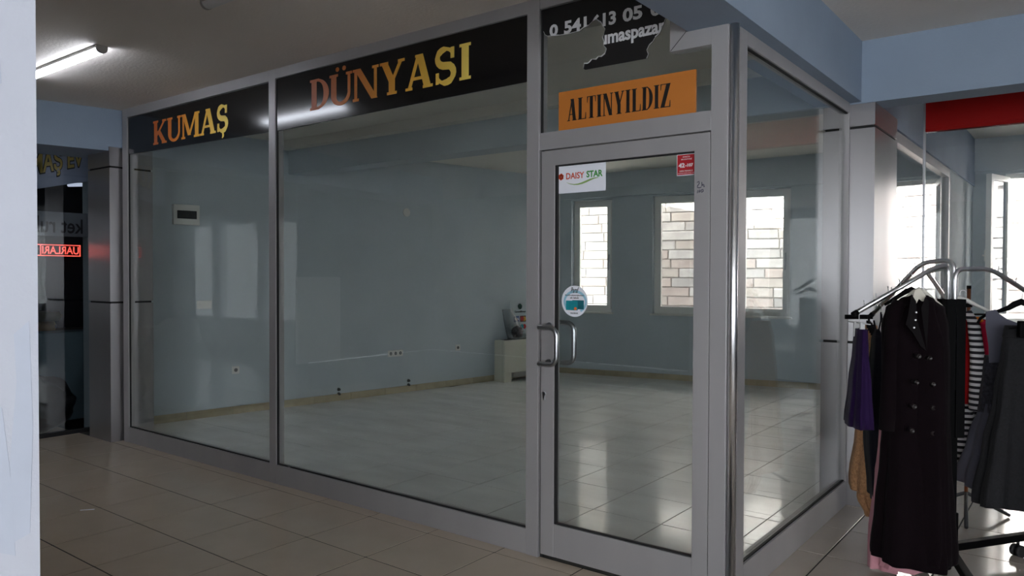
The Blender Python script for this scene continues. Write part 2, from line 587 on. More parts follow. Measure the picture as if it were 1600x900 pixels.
# ------------------------------------------------------------------ skirting tiles
def skirting(name, label, A, D, length, N, step, ph):
    root = thing(name, label, 'skirting', A, None, 'structure')
    s = ph - step
    while s < length:
        a, b = max(s, 0) + 0.002, min(s + step, length) - 0.002
        if b - a > 0.03:
            link('skirting_tile', MB().frame_box(A, D, N, UZ, (a, b), (0, 0.012), (0, 0.085), 0.002), M['skirt'], root)
        s += step
    return root


LD = Vector((LX1 - LX0, LY1 - LY0, 0)).normalized()
LN = Vector((LD.y, -LD.x, 0))
LO = Vector((LX0, LY0, 0))
skirting('baseboard_left', 'beige tile skirting along the left shop wall', LO, LD, 6.6, LN, 0.5, 0.35)
skirting('baseboard_back', 'beige tile skirting under the rear windows of the shop', FO, FD, sx(-0.12), FN, 0.5, 0.2)

# ------------------------------------------------------------------ rear windows
def ring(mb, s0, s1, z0, z1, t, n0, n1, F=None):
    o, d, n = F or (FO, FD, FN)
    mb.frame_box(o, d, n, UZ, (s0, s0 + t), (n0, n1), (z0, z1))
    mb.frame_box(o, d, n, UZ, (s1 - t, s1), (n0, n1), (z0, z1))
    mb.frame_box(o, d, n, UZ, (s0 + t, s1 - t), (n0, n1), (z0, z0 + t))
    mb.frame_box(o, d, n, UZ, (s0 + t, s1 - t), (n0, n1), (z1 - t, z1))
    return mb


WLAB = ['first rear window from the left wall, seen through the door', 'second rear window, half hidden by the door frame',
        'third rear window, seen through the side glass', 'fourth rear window, seen past the clad column',
        'rear window with its sash swung open behind the clothes', 'unseen rear window added for light beyond the right edge, nearer one',
        'unseen rear window added for light beyond the right edge, farther one']
for i, (x0, x1, z0, z1) in enumerate(WINS):
    a, b = sx(x0), sx(x1)
    root = thing('window_%d' % (i + 1), WLAB[i], 'window', FO + FD * (a + b) / 2 + UZ * z0, None, 'structure')
    link('frame', ring(MB(), a, b, z0, z1, 0.055, -0.18, -0.11), M['pvc'], root)
    link('sill', MB().frame_box(FO, FD, FN, UZ, (a - 0.03, b + 0.03), (-0.11, 0.035), (z0 - 0.022, z0 + 0.002), 0.004), M['plastic'], root)
    if i == 4:
        # sash swung into the room about its left jamb
        h = FO + FD * (a + 0.03) + FN * (-0.09)
        ang = radians(115)
        d2 = (FD * cos(ang) + FN * sin(ang)).normalized()
        n2 = Vector((d2.y, -d2.x, 0))
        F = (h, d2, n2)
        s = link('sash', ring(MB(), 0, b - a - 0.06, z0 + 0.05, z1 - 0.04, 0.065, -0.03, 0.03, F), M['pvc'], root)
        link('pane', MB().frame_box(h, d2, n2, UZ, (0.06, b - a - 0.12), (-0.004, 0.004), (z0 + 0.11, z1 - 0.1)), M['glass_clear'], s)
        hd = MB().frame_box(h, d2, n2, UZ, (b - a - 0.11, b - a - 0.08), (0.03, 0.05), (1.72, 1.86), 0.004)
        hd.frame_box(h, d2, n2, UZ, (b - a - 0.22, b - a - 0.08), (0.05, 0.07), (1.78, 1.80), 0.004)
        link('handle', hd, M['plastic'], s)
    else:
        s = link('sash', ring(MB(), a + 0.045, b - 0.045, z0 + 0.045, z1 - 0.045, 0.06, -0.15, -0.085), M['pvc'], root)
        link('pane', MB().frame_box(FO, FD, FN, UZ, (a + 0.1, b - 0.1), (-0.125, -0.117), (z0 + 0.1, z1 - 0.1)), M['glass_dusty' if i == 1 else 'glass_clear'], s)
        hd = MB().frame_box(FO, FD, FN, UZ, (b - 0.085, b - 0.06), (-0.085, -0.07), (1.74, 1.86), 0.004)
        hd.frame_box(FO, FD, FN, UZ, (b - 0.085, b - 0.062), (-0.07, -0.045), (1.62, 1.80), 0.004)
        link('handle', hd, M['steel'], s)

# ------------------------------------------------------------------ lane outside the rear windows
struct('ground', B(-14, 14, 7.2, 16, -0.6, -0.45), M['concrete'], 'sunlit concrete lane outside the rear windows', 'ground')
OW = FO + FN * -2.9
SW = thing('wall_outside', 'pale stone wall across the lane seen through the rear windows', 'wall', OW, None, 'structure')
link('mortar_bed', MB().frame_box(OW, FD, FN, UZ, (-7, 14), (-0.3, 0.0), (-0.6, 5.0)), M['mortar'], SW)
protos = []
for k in range(8):
    wd = 0.44 + 0.05 * k
    mb = MB().box(-wd / 2, wd / 2, 0.0, 0.035, -0.076, 0.076, 0.010)
    mb.v = [Vector((p.x + random.uniform(-1, 1) * 0.006, p.y, p.z + random.uniform(-1, 1) * 0.006)) for p in mb.v]
    protos.append((wd, mb.mesh('stone', Vector((0, 0, 0)), M['stone'][k % 4])))
row, cnt = 0, 0
z = 0.55
while z < 3.9 and cnt < 300:
    s = -1.9 - random.uniform(0, 0.4)
    while s < 8.6 and cnt < 300:
        wd, me = random.choice(protos)
        o = bpy.data.objects.new('stone', me)
        COL.objects.link(o)
        o.parent = SW
        o.location = FD * (s + wd / 2) + UZ * z + FN * random.uniform(-0.004, 0.012)
        o.rotation_euler = (0, 0, FA + pi)
        s += wd + 0.02
        cnt += 1
    z += 0.172

# red and white cloths hanging in the lane
def cloth(name, label, c, wd, ht, m, ph, skew=0.0, rot=0.0):
    n, k = 26, 14
    mb = MB()
    for side in (0, 1):
        o = len(mb.v)
        for j in range(k + 1):
            for i in range(n + 1):
                u, v_ = i / n, j / k
                y = 0.05 * sin(u * 11 + ph + v_ * 2.0) * (1 - 0.6 * v_) + 0.006 * side
                p = Vector(c) + FD * ((u - 0.5) * wd * (1 - 0.25 * v_) + skew * v_) + FN * y + UZ * ((v_ - 0.5) * ht + 0.04 * sin(u * 5 + ph) * (1 - v_))
                mb.v.append(p)
        for j in range(k):
            for i in range(n):
                q = (o + j * (n + 1) + i, o + j * (n + 1) + i + 1, o + (j + 1) * (n + 1) + i + 1, o + (j + 1) * (n + 1) + i)
                mb.f.append(q)
                mb.sm.append(True)
    return tag(link(name, mb, m), label, 'cloth')


M['red_cloth'] = mat('red_cloth', (206, 70, 88), 0.8, 0, 0.1, 6)
M['deep_red_cloth'] = mat('deep_red_cloth', (150, 10, 30), 0.8, 0, 0.1, 6)
M['white_cloth'] = mat('white_cloth', (230, 228, 226), 0.8)
lane = lambda x, n: FO + FD * sx(x) + FN * n
cloth('hanging_cloth', 'red cloth hanging in the lane outside the fourth rear window', lane(-0.86, -1.3) + UZ * 2.0, 0.16, 1.7, M['deep_red_cloth'], 0.4, 0.12)
cloth('hanging_cloth', 'white cloth hanging beside the red one outside the fourth rear window', lane(-1.12, -1.5) + UZ * 1.8, 0.3, 1.5, M['white_cloth'], 1.7, 0.1)
cloth('hanging_cloth', 'small red cloth showing at the lower corner of the first rear window', lane(-4.85, -1.2) + UZ * 1.0, 0.35, 0.36, M['red_cloth'], 2.4)
cloth('hanging_cloth', 'red cloth showing at the left edge of the third rear window', lane(-2.98, -1.4) + UZ * 2.45, 0.16, 0.4, M['red_cloth'], 0.9)
cloth('hanging_cloth', 'pale red cloth hanging behind the open window sash', lane(0.34, -1.2) + UZ * 1.7, 0.3, 1.2, M['red_cloth'], 1.1)

# ------------------------------------------------------------------ clad columns
def clad_column(label, x0, x1, y0, y1, seams, top):
    root = thing('column', label, 'column', ((x0 + x1) / 2, (y0 + y1) / 2, 0), None, 'structure')
    link('core', B(x0 + 0.012, x1 - 0.012, y0 + 0.012, y1 - 0.012, 0, top), M['clad_dark'], root)
    zs = [0.0] + seams + [top]
    for k in range(len(zs) - 1):
        za, zb = zs[k] + (0.009 if k else 0.0), zs[k + 1] - (0.009 if k < len(zs) - 2 else 0)
        link('cladding_panel', B(x0, x1 - 0.0005, y0, y0 + 0.012, za, zb), M['clad'], root)
        link('cladding_panel', B(x1 - 0.012, x1, y0 + 0.0005, y1, za, zb), M['clad'], root)
        link('cladding_panel', B(x0, x0 + 0.012, y0 + 0.012, y1, za, zb), M['clad'], root)
    return root


clad_column('brushed metal clad column at the rear end of the side glass', -0.16, 0.168, 2.06, 2.76, [1.10, 2.535], 2.69)
clad_column('brushed metal clad column at the left end of the shopfront', -6.23, -5.80, -0.10, 0.30, [1.28, 2.52], 2.70)

# ------------------------------------------------------------------ shopfront glazing (aluminium bays)
yf, yb = 0.0, 0.065
gy0, gy1 = 0.024, 0.032


def mitre_note(root):
    pass


W1 = thing('window_8', 'left shopfront bay of fixed glass under the small gold lettering', 'window', (-4.6, 0.03, 0), None, 'structure')
link('frame', B(-5.765, -5.675, yf, yb, 0.0, 3.06, 0.002), M['frame'], W1)
link('bottom_rail', B(-5.675, -3.525, yf, yb, 0.0, 0.14, 0.002), M['frame'], W1)
link('top_rail', B(-5.675, -3.525, yf, yb, 2.965, 3.06, 0.002), M['frame'], W1)
link('pane', B(-5.69, -3.51, gy0, gy1, 0.13, 2.98), M['glass'], W1)
link('gasket', B(-5.675, -3.525, 0.012, 0.024, 0.14, 0.147).box(-5.675, -5.668, 0.012, 0.024, 0.14, 2.96), M['frame_dark'], W1)
W2 = thing('window_9', 'wide middle shopfront bay of fixed glass under the large gold lettering', 'window', (-2.3, 0.03, 0), None, 'structure')
link('mullion', B(-3.525, -3.445, yf, 0.075, 0.0, 3.06, 0.002), M['frame'], W2)
link('bottom_rail', B(-3.445, -1.155, yf, yb, 0.0, 0.14, 0.002), M['frame'], W2)
link('top_rail', B(-3.445, -1.155, yf, yb, 2.975, 3.06, 0.002), M['frame'], W2)
link('pane', B(-3.46, -1.14, gy0, gy1, 0.13, 2.99), M['glass'], W2)
link('gasket', B(-3.445, -1.155, 0.012, 0.024, 0.14, 0.148).box(-3.445, -3.436, 0.010, 0.024, 0.14, 2.97), M['frame_dark'], W2)
W3 = thing('window_10', 'transom glass above the shop door behind the torn black film', 'window', (-0.6, 0.03, 2.22), None, 'structure')
link('post', B(-1.155, -1.072, -0.004, 0.075, 0.0, 3.06, 0.002), M['frame'], W3)
link('transom_rail', B(-1.072, -0.095, yf, yb, 2.222, 2.315, 0.002), M['frame'], W3)
link('top_rail', B(-1.072, -0.305, yf, yb, 2.985, 3.06, 0.002), M['frame'], W3)
link('notch_frame', MB().box(-0.305, -0.225, yf, yb, 2.62, 3.06).box(-0.2249, -0.0952, yf, yb, 2.62, 2.70), M['frame'], W3)
link('mitre_joint', MB().prism([(-0.303, 2.6235), (-0.301, 2.6215), (-0.222, 2.70), (-0.224, 2.702)], yf - 0.0008, yf + 0.002, lambda u, v, q: (u, q, v)), M['frame_dark'], W3)
link('corner_post', B(-0.095, -0.013, yf, yb, 0.0, 2.70, 0.002), M['frame'], W3)
link('pane', B(-1.08, -0.085, gy0, gy1, 2.305, 3.0), M['glass'], W3)
link('gasket', B(-1.072, -1.062, 0.012, 0.024, 2.315, 2.98), M['frame_dark'], W3)
tag(link('corner_tube', MB().tube([(0.008, 0.026, 0.0), (0.008, 0.026, 2.70)], 0.021, 20), M['chrome']),
    'polished chrome tube closing the glass corner beside the door', 'corner tube')
W4 = thing('window_11', 'side glazing of the shop running back to the clad column', 'window', (0, 1.0, 0), None, 'structure')
fx0, fx1 = -0.05, 0.015
link('frame', B(fx0, fx1, 0.068, 0.165, 0.0, 2.70, 0.002), M['frame'], W4)
link('rear_stile', B(fx0, fx1 - 0.002, 2.035, 2.058, 0.0, 2.70, 0.002), M['frame'], W4)
link('bottom_rail', B(fx0, fx1, 0.165, 2.035, 0.0, 0.165, 0.002), M['frame'], W4)
link('top_rail', B(fx0, fx1, 0.165, 2.035, 2.635, 2.70, 0.002), M['frame'], W4)
link('pane', B(-0.018, -0.010, 0.155, 2.045, 0.155, 2.645), M['glass'], W4)
link('gasket', B(-0.010, 0.004, 0.165, 2.035, 0.165, 0.172).box(-0.010, 0.004, 0.165, 2.035, 2.628, 2.635), M['frame_dark'], W4)
W5 = thing('window_12', 'rear glass partition behind the clad column', 'window', (0.1, 4.2, 0), None, 'structure')
link('frame', B(0.04, 0.107, 2.765, 2.82, 0, 2.66, 0.002).box(0.04, 0.107, 5.69, 5.75, 0, 2.66, 0.002), M['frame'], W5)
link('top_rail', B(0.04, 0.107, 2.82, 5.69, 2.575, 2.66, 0.002), M['frame'], W5)
link('bottom_rail', B(0.04, 0.107, 2.82, 5.69, 0.0, 0.165, 0.002), M['frame'], W5)
link('pane', B(0.07, 0.078, 2.81, 5.70, 0.155, 2.585), M['glass'], W5)

# ------------------------------------------------------------------ shop door
D1 = thing('door_1', 'glazed aluminium shop door with two bent pull handles', 'door', (-0.6, 0.03, 0.02), None, 'structure')
link('frame', B(-1.060, -0.975, 0.004, 0.06, 0.022, 2.215, 0.002), M['frame'], D1)
link('hinge_stile', B(-0.178, -0.099, 0.004, 0.06, 0.022, 2.215, 0.002), M['frame'], D1)
link('bottom_rail', B(-0.975, -0.178, 0.0045, 0.06, 0.022, 0.20, 0.002), M['frame'], D1)
link('top_rail', MB().prism([(-1.060, 2.215), (-0.975, 2.135), (-0.178, 2.135), (-0.099, 2.215)], 0.0035, 0.0602, lambda u, v, q: (u, q, v)), M['frame'], D1)
link('pane', B(-0.985, -0.168, 0.028, 0.036, 0.19, 2.145), M['glass'], D1)
link('gasket', B(-0.975, -0.178, 0.014, 0.028, 0.20, 0.208).box(-0.975, -0.962, 0.012, 0.028, 0.20, 2.135)
     .box(-0.975, -0.178, 0.014, 0.028, 2.128, 2.135), M['frame_dark'], D1)
link('door_gap', B(-1.072, -1.060, 0.02, 0.05, 0.0, 2.222).box(-0.099, -0.095, 0.02, 0.05, 0, 2.222), M['frame_dark'], D1)


def pull(y, door_y, zb_, zt):
    xg, xe, R = -0.918, -1.035, 0.045
    pts = [(xe, y, zt)]
    for k in range(7):
        a = pi / 2 * k / 6
        pts.append((xg - R + R * sin(a), y, zt - R + R * cos(a)))
    for k in range(7):
        a = pi / 2 * k / 6
        pts.append((xg - R + R * cos(a), y, zb_ + R - R * sin(a)))
    pts.append((xe, y, zb_))
    mb = MB().tube(pts, 0.0135, 14)
    for zz in (zb_, zt):
        mb.tube([(-1.005, y, zz), (-1.005, door_y, zz)], 0.009, 10)
        s = 1 if y > door_y else -1
        mb.tube([(-1.005, door_y, zz + 0.004), (-1.005, door_y + s * 0.006, zz + 0.004)], 0.020, 14)
    return mb


h1 = link('handle', pull(-0.055, 0.004, 1.070, 1.268), M['steel'], D1)
h1['label'] = 'outer bent steel pull handle'
h2 = link('handle', pull(0.115, 0.06, 1.065, 1.285), M['steel'], D1)
h2['label'] = 'inner pull handle behind the glass'
lk = MB()
lk.tube([(-1.036, 0.004, 0.902), (-1.036, -0.005, 0.902)], 0.0115, 14)
lk.box(-1.0435, -1.0285, -0.004, 0.004, 0.868, 0.902, 0.002)
L_ = link('lock', lk, M['steel'], D1)
link('keyhole', B(-1.038, -1.034, -0.0055, -0.003, 0.878, 0.906), M['frame_dark'], L_)

# ------------------------------------------------------------------ lettering
def arc_band(cx, cy, rx, ry, tx, ty, a0, a1, n=14):
    """quads of an elliptical band of outer radii rx, ry and thickness tx, ty"""
    out = []
    for k in range(n):
        p, q = radians(a0 + (a1 - a0) * k / n), radians(a0 + (a1 - a0) * (k + 1) / n)
        out.append([(cx + rx * cos(p), cy + ry * sin(p)), (cx + rx * cos(q), cy + ry * sin(q)),
                    (cx + (rx - tx) * cos(q), cy + (ry - ty) * sin(q)), (cx + (rx - tx) * cos(p), cy + (ry - ty) * sin(p))])
    return out


def stroke(pts, ws_):
    out, L, Rr = [], [], []
    for i, (x, y) in enumerate(pts):
        x0, y0 = pts[max(0, i - 1)]
        x1, y1 = pts[min(len(pts) - 1, i + 1)]
        dx, dy = x1 - x0, y1 - y0
        l = sqrt(dx * dx + dy * dy) or 1
        nx, ny = -dy / l * ws_[i] / 2, dx / l * ws_[i] / 2
        L.append((x + nx, y + ny))
        Rr.append((x - nx, y - ny))
    for i in range(len(pts) - 1):
        out.append([L[i], L[i + 1], Rr[i + 1], Rr[i]])
    return out


def glyph(ch, w_, T, t, s, o):
    """serif capital: width w_, thick T, thin t, serif thickness s, serif overhang o; cap height 1"""
    R = lambda a, b, c, d: [(a, c), (b, c), (b, d), (a, d)]
    dg = lambda xa, ya, xb, yb_, th: [(xa - th / 2, ya), (xa + th / 2, ya), (xb + th / 2, yb_), (xb - th / 2, yb_)]
    sf = lambda xc, th, y: R(xc - th / 2 - o, xc + th / 2 + o, 0 if y == 0 else 1 - s, s if y == 0 else 1)
    P = []
    base = ch
    if ch in 'Ş':
        base = 'S'
    if ch in 'Ü':
        base = 'U'
    if base == 'I':
        P += [R(w_ / 2 - T / 2, w_ / 2 + T / 2, 0, 1), sf(w_ / 2, T, 0), sf(w_ / 2, T, 1)]
    elif base == 'K':
        xs = o + T / 2
        P += [R(xs - T / 2, xs + T / 2, 0, 1), sf(xs, T, 0), sf(xs, T, 1)]
        P += [dg(xs + T * 0.3, 0.36, w_ - o - T * 0.45, 1 - s * 0.5, t * 1.25), dg(xs + T * 0.9, 0.56, w_ - o - T * 0.5, s * 0.5, T * 1.1)]
        P += [sf(w_ - o - T * 0.5, T * 0.6, 1), sf(w_ - o - T * 0.5, T * 0.9, 0)]
    elif base == 'U':
        xl, xr = o + T / 2, w_ - o - t / 2
        P += [R(xl - T / 2, xl + T / 2, 0.34, 1), R(xr - t / 2, xr + t / 2, 0.34, 1), sf(xl, T, 1), sf(xr, t, 1)]
        cx, rx = (xl - T / 2 + xr + t / 2) / 2, (xr + t / 2 - xl + T / 2) / 2
        for k in range(16):
            a, b = pi + pi * k / 16, pi + pi * (k + 1) / 16
            ta = T + (t - T) * k / 16
            tb = T + (t - T) * (k + 1) / 16
            P.append([(cx + rx * cos(a), 0.34 + 0.36 * sin(a)), (cx + rx * cos(b), 0.34 + 0.36 * sin(b)),
                      (cx + (rx - tb) * cos(b), 0.34 + (0.36 - s * 1.4) * sin(b)), (cx + (rx - ta) * cos(a), 0.34 + (0.36 - s * 1.4) * sin(a))])
    elif base == 'M':
        xl, xr = o + t / 2, w_ - o - T / 2
        P += [R(xl - t / 2, xl + t / 2, 0, 1), R(xr - T / 2, xr + T / 2, 0, 1), sf(xl, t, 0), sf(xr, T, 0)]
        mx = (xl + xr - T * 0.3) / 2
        P += [dg(xl + T * 0.2, 1, mx, 0.12, T * 0.9), dg(xr - T * 0.25, 1, mx, 0.12, t * 1.1)]
        P += [R(xl - t / 2 - o, xl + T * 0.6, 1 - s, 1), R(xr - T * 0.6, xr + T / 2 + o, 1 - s, 1)]
    elif base == 'A':
        xl, xr, ax_ = o + t / 2, w_ - o - T / 2, w_ / 2
        P += [dg(xl, 0, ax_ - t * 0.15, 1, t * 1.1), dg(xr, 0, ax_ + T * 0.05, 1, T * 1.05), sf(xl, t, 0), sf(xr, T * 0.9, 0)]
        P += [R(xl + 0.14 * w_, xr - 0.1 * w_, 0.27, 0.27 + s * 1.1), R(ax_ - T * 0.6, ax_ + T * 0.55, 1 - s * 0.9, 1)]
    elif base == 'S':
        pts, ws_ = [], []
        cx = w_ / 2
        rx = w_ / 2 - T * 0.45
        for k in range(13):
            a = radians(20 + 235 * k / 12)
            pts.append((cx + rx * 0.94 * cos(a), 0.735 + 0.235 * sin(a)))
        for k in range(1, 14):
            a = radians(75 - 245 * k / 13)
            pts.append((cx + rx * cos(a), 0.275 + 0.25 * sin(a)))
        n = len(pts)
        for k in range(n):
            q = abs(k / (n - 1) - 0.5) * 2
            ws_.append(t * 0.9 + (T * 0.95 - t * 0.9) * max(0, 1 - q * 1.35) + (0.25 * T * (1 if 0.45 < q < 0.75 else 0)))
        P += stroke(pts, ws_)
        P += [R(w_ - T * 0.85, w_ - T * 0.35, 0.68, 0.99), R(T * 0.3, T * 0.75, 0.01, 0.33)]
    elif base == 'D':
        xs = o + T / 2
        P += [R(xs - T / 2, xs + T / 2, 0, 1), R(0, xs + T, 0, s), R(0, xs + T, 1 - s, 1)]
        cx = xs + T * 0.4
        for k in range(18):
            a, b = -pi / 2 + pi * k / 18, -pi / 2 + pi * (k + 1) / 18
            rx = w_ - cx
            tk = lambda q: T * abs(cos(q)) + s * (1 - abs(cos(q)))
            P.append([(cx + rx * cos(a), 0.5 + 0.5 * sin(a)), (cx + rx * cos(b), 0.5 + 0.5 * sin(b)),
                      (cx + (rx - tk(b)) * cos(b), 0.5 + (0.5 - s) * sin(b)), (cx + (rx - tk(a)) * cos(a), 0.5 + (0.5 - s) * sin(a))])
    elif base == 'N':
        xl, xr = o + t / 2, w_ - o - t / 2
        P += [R(xl - t / 2, xl + t / 2, 0, 1), R(xr - t / 2, xr + t / 2, 0, 1), sf(xl, t, 0), sf(xr, t, 1)]
        P += [dg(xl + T * 0.3, 1, xr - T * 0.3 + t * 0.3, 0, T * 1.05), R(xl - t / 2 - o, xl + T * 0.5, 1 - s, 1)]
    elif base == 'Y':
        c = w_ / 2
        P += [R(c - T / 2, c + T / 2, 0, 0.45), sf(c, T, 0), dg(c, 0.40, o + T / 2, 1, T * 1.05), dg(c + T * 0.1, 0.40, w_ - o - t / 2, 1, t * 1.15)]
        P += [sf(o + T / 2, T * 0.8, 1), sf(w_ - o - t / 2, t, 1)]
    elif base == 'L':
        xs = o + T / 2
        P += [R(xs - T / 2, xs + T / 2, 0, 1), sf(xs, T, 1), R(0, w_, 0, s), [(w_ - t * 1.2, 0), (w_, 0), (w_, 0.30), (w_ - t * 0.5, 0.30)]]
    elif base == 'T':
        c = w_ / 2
        P += [R(c - T / 2, c + T / 2, 0, 1), sf(c, T, 0), R(0, w_, 1 - s, 1), [(0, 0.72), (t * 0.5, 0.72), (t * 1.2, 1), (0, 1)],
              [(w_ - t * 0.5, 0.72), (w_, 0.72), (w_, 1), (w_ - t * 1.2, 1)]]
    elif base == 'Z':
        P += [R(0, w_, 0, s), R(0, w_, 1 - s, 1), dg(T * 0.6, 0, w_ - T * 0.6, 1, T * 1.15),
              [(w_ - t * 1.2, 0), (w_, 0), (w_, 0.28), (w_ - t * 0.5, 0.28)], [(0, 0.74), (t * 0.5, 0.74), (t * 1.2, 1), (0, 1)]]
    if ch == 'Ü':
        for cx in (w_ * 0.36, w_ * 0.66):
            P.append([(cx + 0.075 * cos(2 * pi * k / 14), 1.14 + 0.075 * sin(2 * pi * k / 14)) for k in range(14)])
    if ch == 'Ş':
        c = w_ / 2
        P += stroke([(c + 0.02, -0.05), (c + 0.05, -0.11), (c + 0.05, -0.19), (c - 0.01, -0.25)], [0.06, 0.10, 0.09, 0.03])
    return P


def word(parent, text, widths, x0, x1, z0, z1, y, m, T, t, s, o, gap, grad=None, name='letter', th=0.0012):
    tot = sum(widths) + gap * (len(widths) - 1)
    sxx = (x1 - x0) / tot
    h = z1 - z0
    cx = x0
    for ch, wd in zip(text, widths):
        mb = MB()
        for gi, p in enumerate(glyph(ch, wd, T, t, s, o)):
            mb.prism([(cx + u * sxx, z0 + v * h) for u, v in p], y - th - 0.00007 * gi, y, lambda u, v, q: (u, q, v))
        ob = link(name, mb, m, parent)
        if grad:
            a = ob.data.color_attributes.new('ink', 'FLOAT_COLOR', 'POINT')
            for i, p in enumerate(mb.v):
                q = (p.x - x0) / (x1 - x0)
                k = 0
                while k < len(grad) - 2 and q > grad[k + 1][0]:
                    k += 1
                f = min(1, max(0, (q - grad[k][0]) / (grad[k + 1][0] - grad[k][0])))
                c = [grad[k][1][j] * (1 - f) + grad[k + 1][1][j] * f for j in range(3)]
                a.data[i].color = (*lin(c), 1)
        cx += (wd + gap) * sxx


GOLD = [(0.0, (176, 88, 36)), (0.3, (196, 110, 34)), (0.62, (224, 166, 56)), (1.0, (240, 216, 106))]
S1 = thing('fascia_sign', 'black fascia sheet with the small gold word KUMAŞ at the left', 'sign', (-4.6, 0.015, 2.62))
link('panel', MB().prism([(-5.668, 2.632), (-3.53, 2.598), (-3.53, 2.958), (-5.668, 2.958)], 0.010, 0.022, lambda u, v, q: (u, q, v)), M['black_vinyl'], S1)
word(S1, 'KUMAŞ', [1.0, 0.98, 1.22, 1.02, 0.74], -5.222, -4.062, 2.669, 2.874, 0.010, M['ink'], 0.235, 0.115, 0.085, 0.07, 0.03, GOLD)
S2 = thing('fascia_sign', 'black fascia sheet with the large gold word DÜNYASI in the middle', 'sign', (-2.3, 0.015, 2.6))
link('panel', MB().prism([(-3.434, 2.594), (-1.158, 2.612), (-1.158, 2.972), (-3.434, 2.972)], 0.010, 0.022, lambda u, v, q: (u, q, v)), M['black_vinyl'], S2)
word(S2, 'DÜNYASI', [0.86, 0.98, 1.06, 0.98, 1.0, 0.78, 0.50], -3.052, -1.556, 2.690, 2.902, 0.010, M['ink'], 0.235, 0.115, 0.085, 0.07, 0.03, GOLD)

S3 = thing('door_sign', 'orange board reading ALTINYILDIZ in tall black letters over the door', 'sign', (-0.565, 0.015, 2.31))
link('panel', B(-0.953, -0.176, 0.008, 0.022, 2.312, 2.520, 0.001), M['amber'], S3)
word(S3, 'ALTINYILDIZ', [0.52, 0.44, 0.46, 0.26, 0.52, 0.52, 0.26, 0.44, 0.52, 0.26, 0.46], -0.897, -0.304, 2.360, 2.474, 0.008, M['black_ink'],
     0.155, 0.045, 0.035, 0.05, 0.05)

# sans lettering from the built-in font, as flat meshes
def text_mb(txt, size, bold=0.0, depth=0.0006, shear=0.0, xs=1.0):
    cu = bpy.data.curves.new('t', 'FONT')
    cu.body = txt
    cu.size = size
    cu.offset = bold
    cu.extrude = depth
    cu.shear = shear
    cu.resolution_u = 3
    ob = bpy.data.objects.new('t', cu)
    COL.objects.link(ob)
    dg = bpy.context.evaluated_depsgraph_get()
    me = bpy.data.meshes.new_from_object(ob.evaluated_get(dg))
    mb = MB()
    mb.add([Vector((v.co.x * xs, v.co.y, v.co.z)) for v in me.vertices], [tuple(p.vertices) for p in me.polygons])
    bpy.data.objects.remove(ob)
    bpy.data.curves.remove(cu)
    bpy.data.meshes.remove(me)
    return mb


def fit(mb, x0, x1, z0, z1, y):
    """stretch flat text into a rectangle of the plane y"""
    lo = [min(p[i] for p in mb.v) for i in range(2)]
    hi = [max(p[i] for p in mb.v) for i in range(2)]
    mb.v = [Vector((x0 + (p.x - lo[0]) / (hi[0] - lo[0]) * (x1 - x0), y - p.z, z0 + (p.y - lo[1]) / (hi[1] - lo[1]) * (z1 - z0))) for p in mb.v]
    return mb


# torn black film in the transom
TORN = [(-1.070, 2.984), (-1.070, 2.868), (-1.058, 2.862), (-1.050, 2.846), (-1.036, 2.836), (-1.000, 2.832), (-0.962, 2.826), (-0.930, 2.824),
        (-0.900, 2.822), (-0.860, 2.824), (-0.830, 2.824), (-0.800, 2.838), (-0.775, 2.842), (-0.748, 2.860), (-0.730, 2.866), (-0.706, 2.848),
        (-0.690, 2.822), (-0.676, 2.806), (-0.684, 2.782), (-0.692, 2.766), (-0.682, 2.742), (-0.684, 2.722), (-0.668, 2.704), (-0.676, 2.684),
        (-0.700, 2.672), (-0.716, 2.676), (-0.732, 2.662), (-0.756, 2.668), (-0.776, 2.652), (-0.802, 2.656), (-0.806, 2.628), (-0.796, 2.618),
        (-0.437, 2.616), (-0.428, 2.634), (-0.436, 2.656), (-0.424, 2.678), (-0.406, 2.690), (-0.392, 2.710), (-0.372, 2.722), (-0.358, 2.744),
        (-0.346, 2.768), (-0.336, 2.792), (-0.308, 2.830), (-0.305, 2.984)]
tri = MB().prism(TORN, 0.018, 0.0225, lambda u, v, q: (u, q, v))
TF = thing('torn_film', 'torn black film with a white phone number above the door', 'sign', (-0.7, 0.02, 2.61))
link('film', tri, M['torn_vinyl'], TF)
ed = MB()
for k in range(1, len(TORN) - 2):
    a, b = Vector((*TORN[k], 0)), Vector((*TORN[k + 1], 0))
    if 30 <= k <= 31:
        continue
    wdt = random.choice((0.002, 0.003, 0.006, 0.004))
    n_ = Vector((b.y - a.y, a.x - b.x, 0)).normalized() * -wdt
    q = [a, b, b + n_, a + n_]
    ed.prism([(p.x, p.y) for p in q], 0.0172, 0.0182, lambda u, v, w_: (u, w_, v))
link('torn_edge', ed, M['torn_edge'], TF)['label'] = 'ragged white edge of the film'


def clip_text(mb):
    """keep only what is printed on the surviving film"""
    cut = bpy.data.objects.new('c', MB().prism(TORN, -0.2, 0.2, lambda u, v, q: (u, q, v)).mesh('c'))
    src = bpy.data.objects.new('s', mb.mesh('s'))
    COL.objects.link(cut)
    COL.objects.link(src)
    md = src.modifiers.new('b', 'BOOLEAN')
    md.operation = 'INTERSECT'
    md.solver = 'EXACT'
    md.use_self = True
    md.object = cut
    dg = bpy.context.evaluated_depsgraph_get()
    me = bpy.data.meshes.new_from_object(src.evaluated_get(dg))
    out = MB().add([v.co.copy() for v in me.vertices], [tuple(p.vertices) for p in me.polygons])
    bpy.data.objects.remove(cut)
    bpy.data.objects.remove(src)
    bpy.data.meshes.remove(me)
    return out


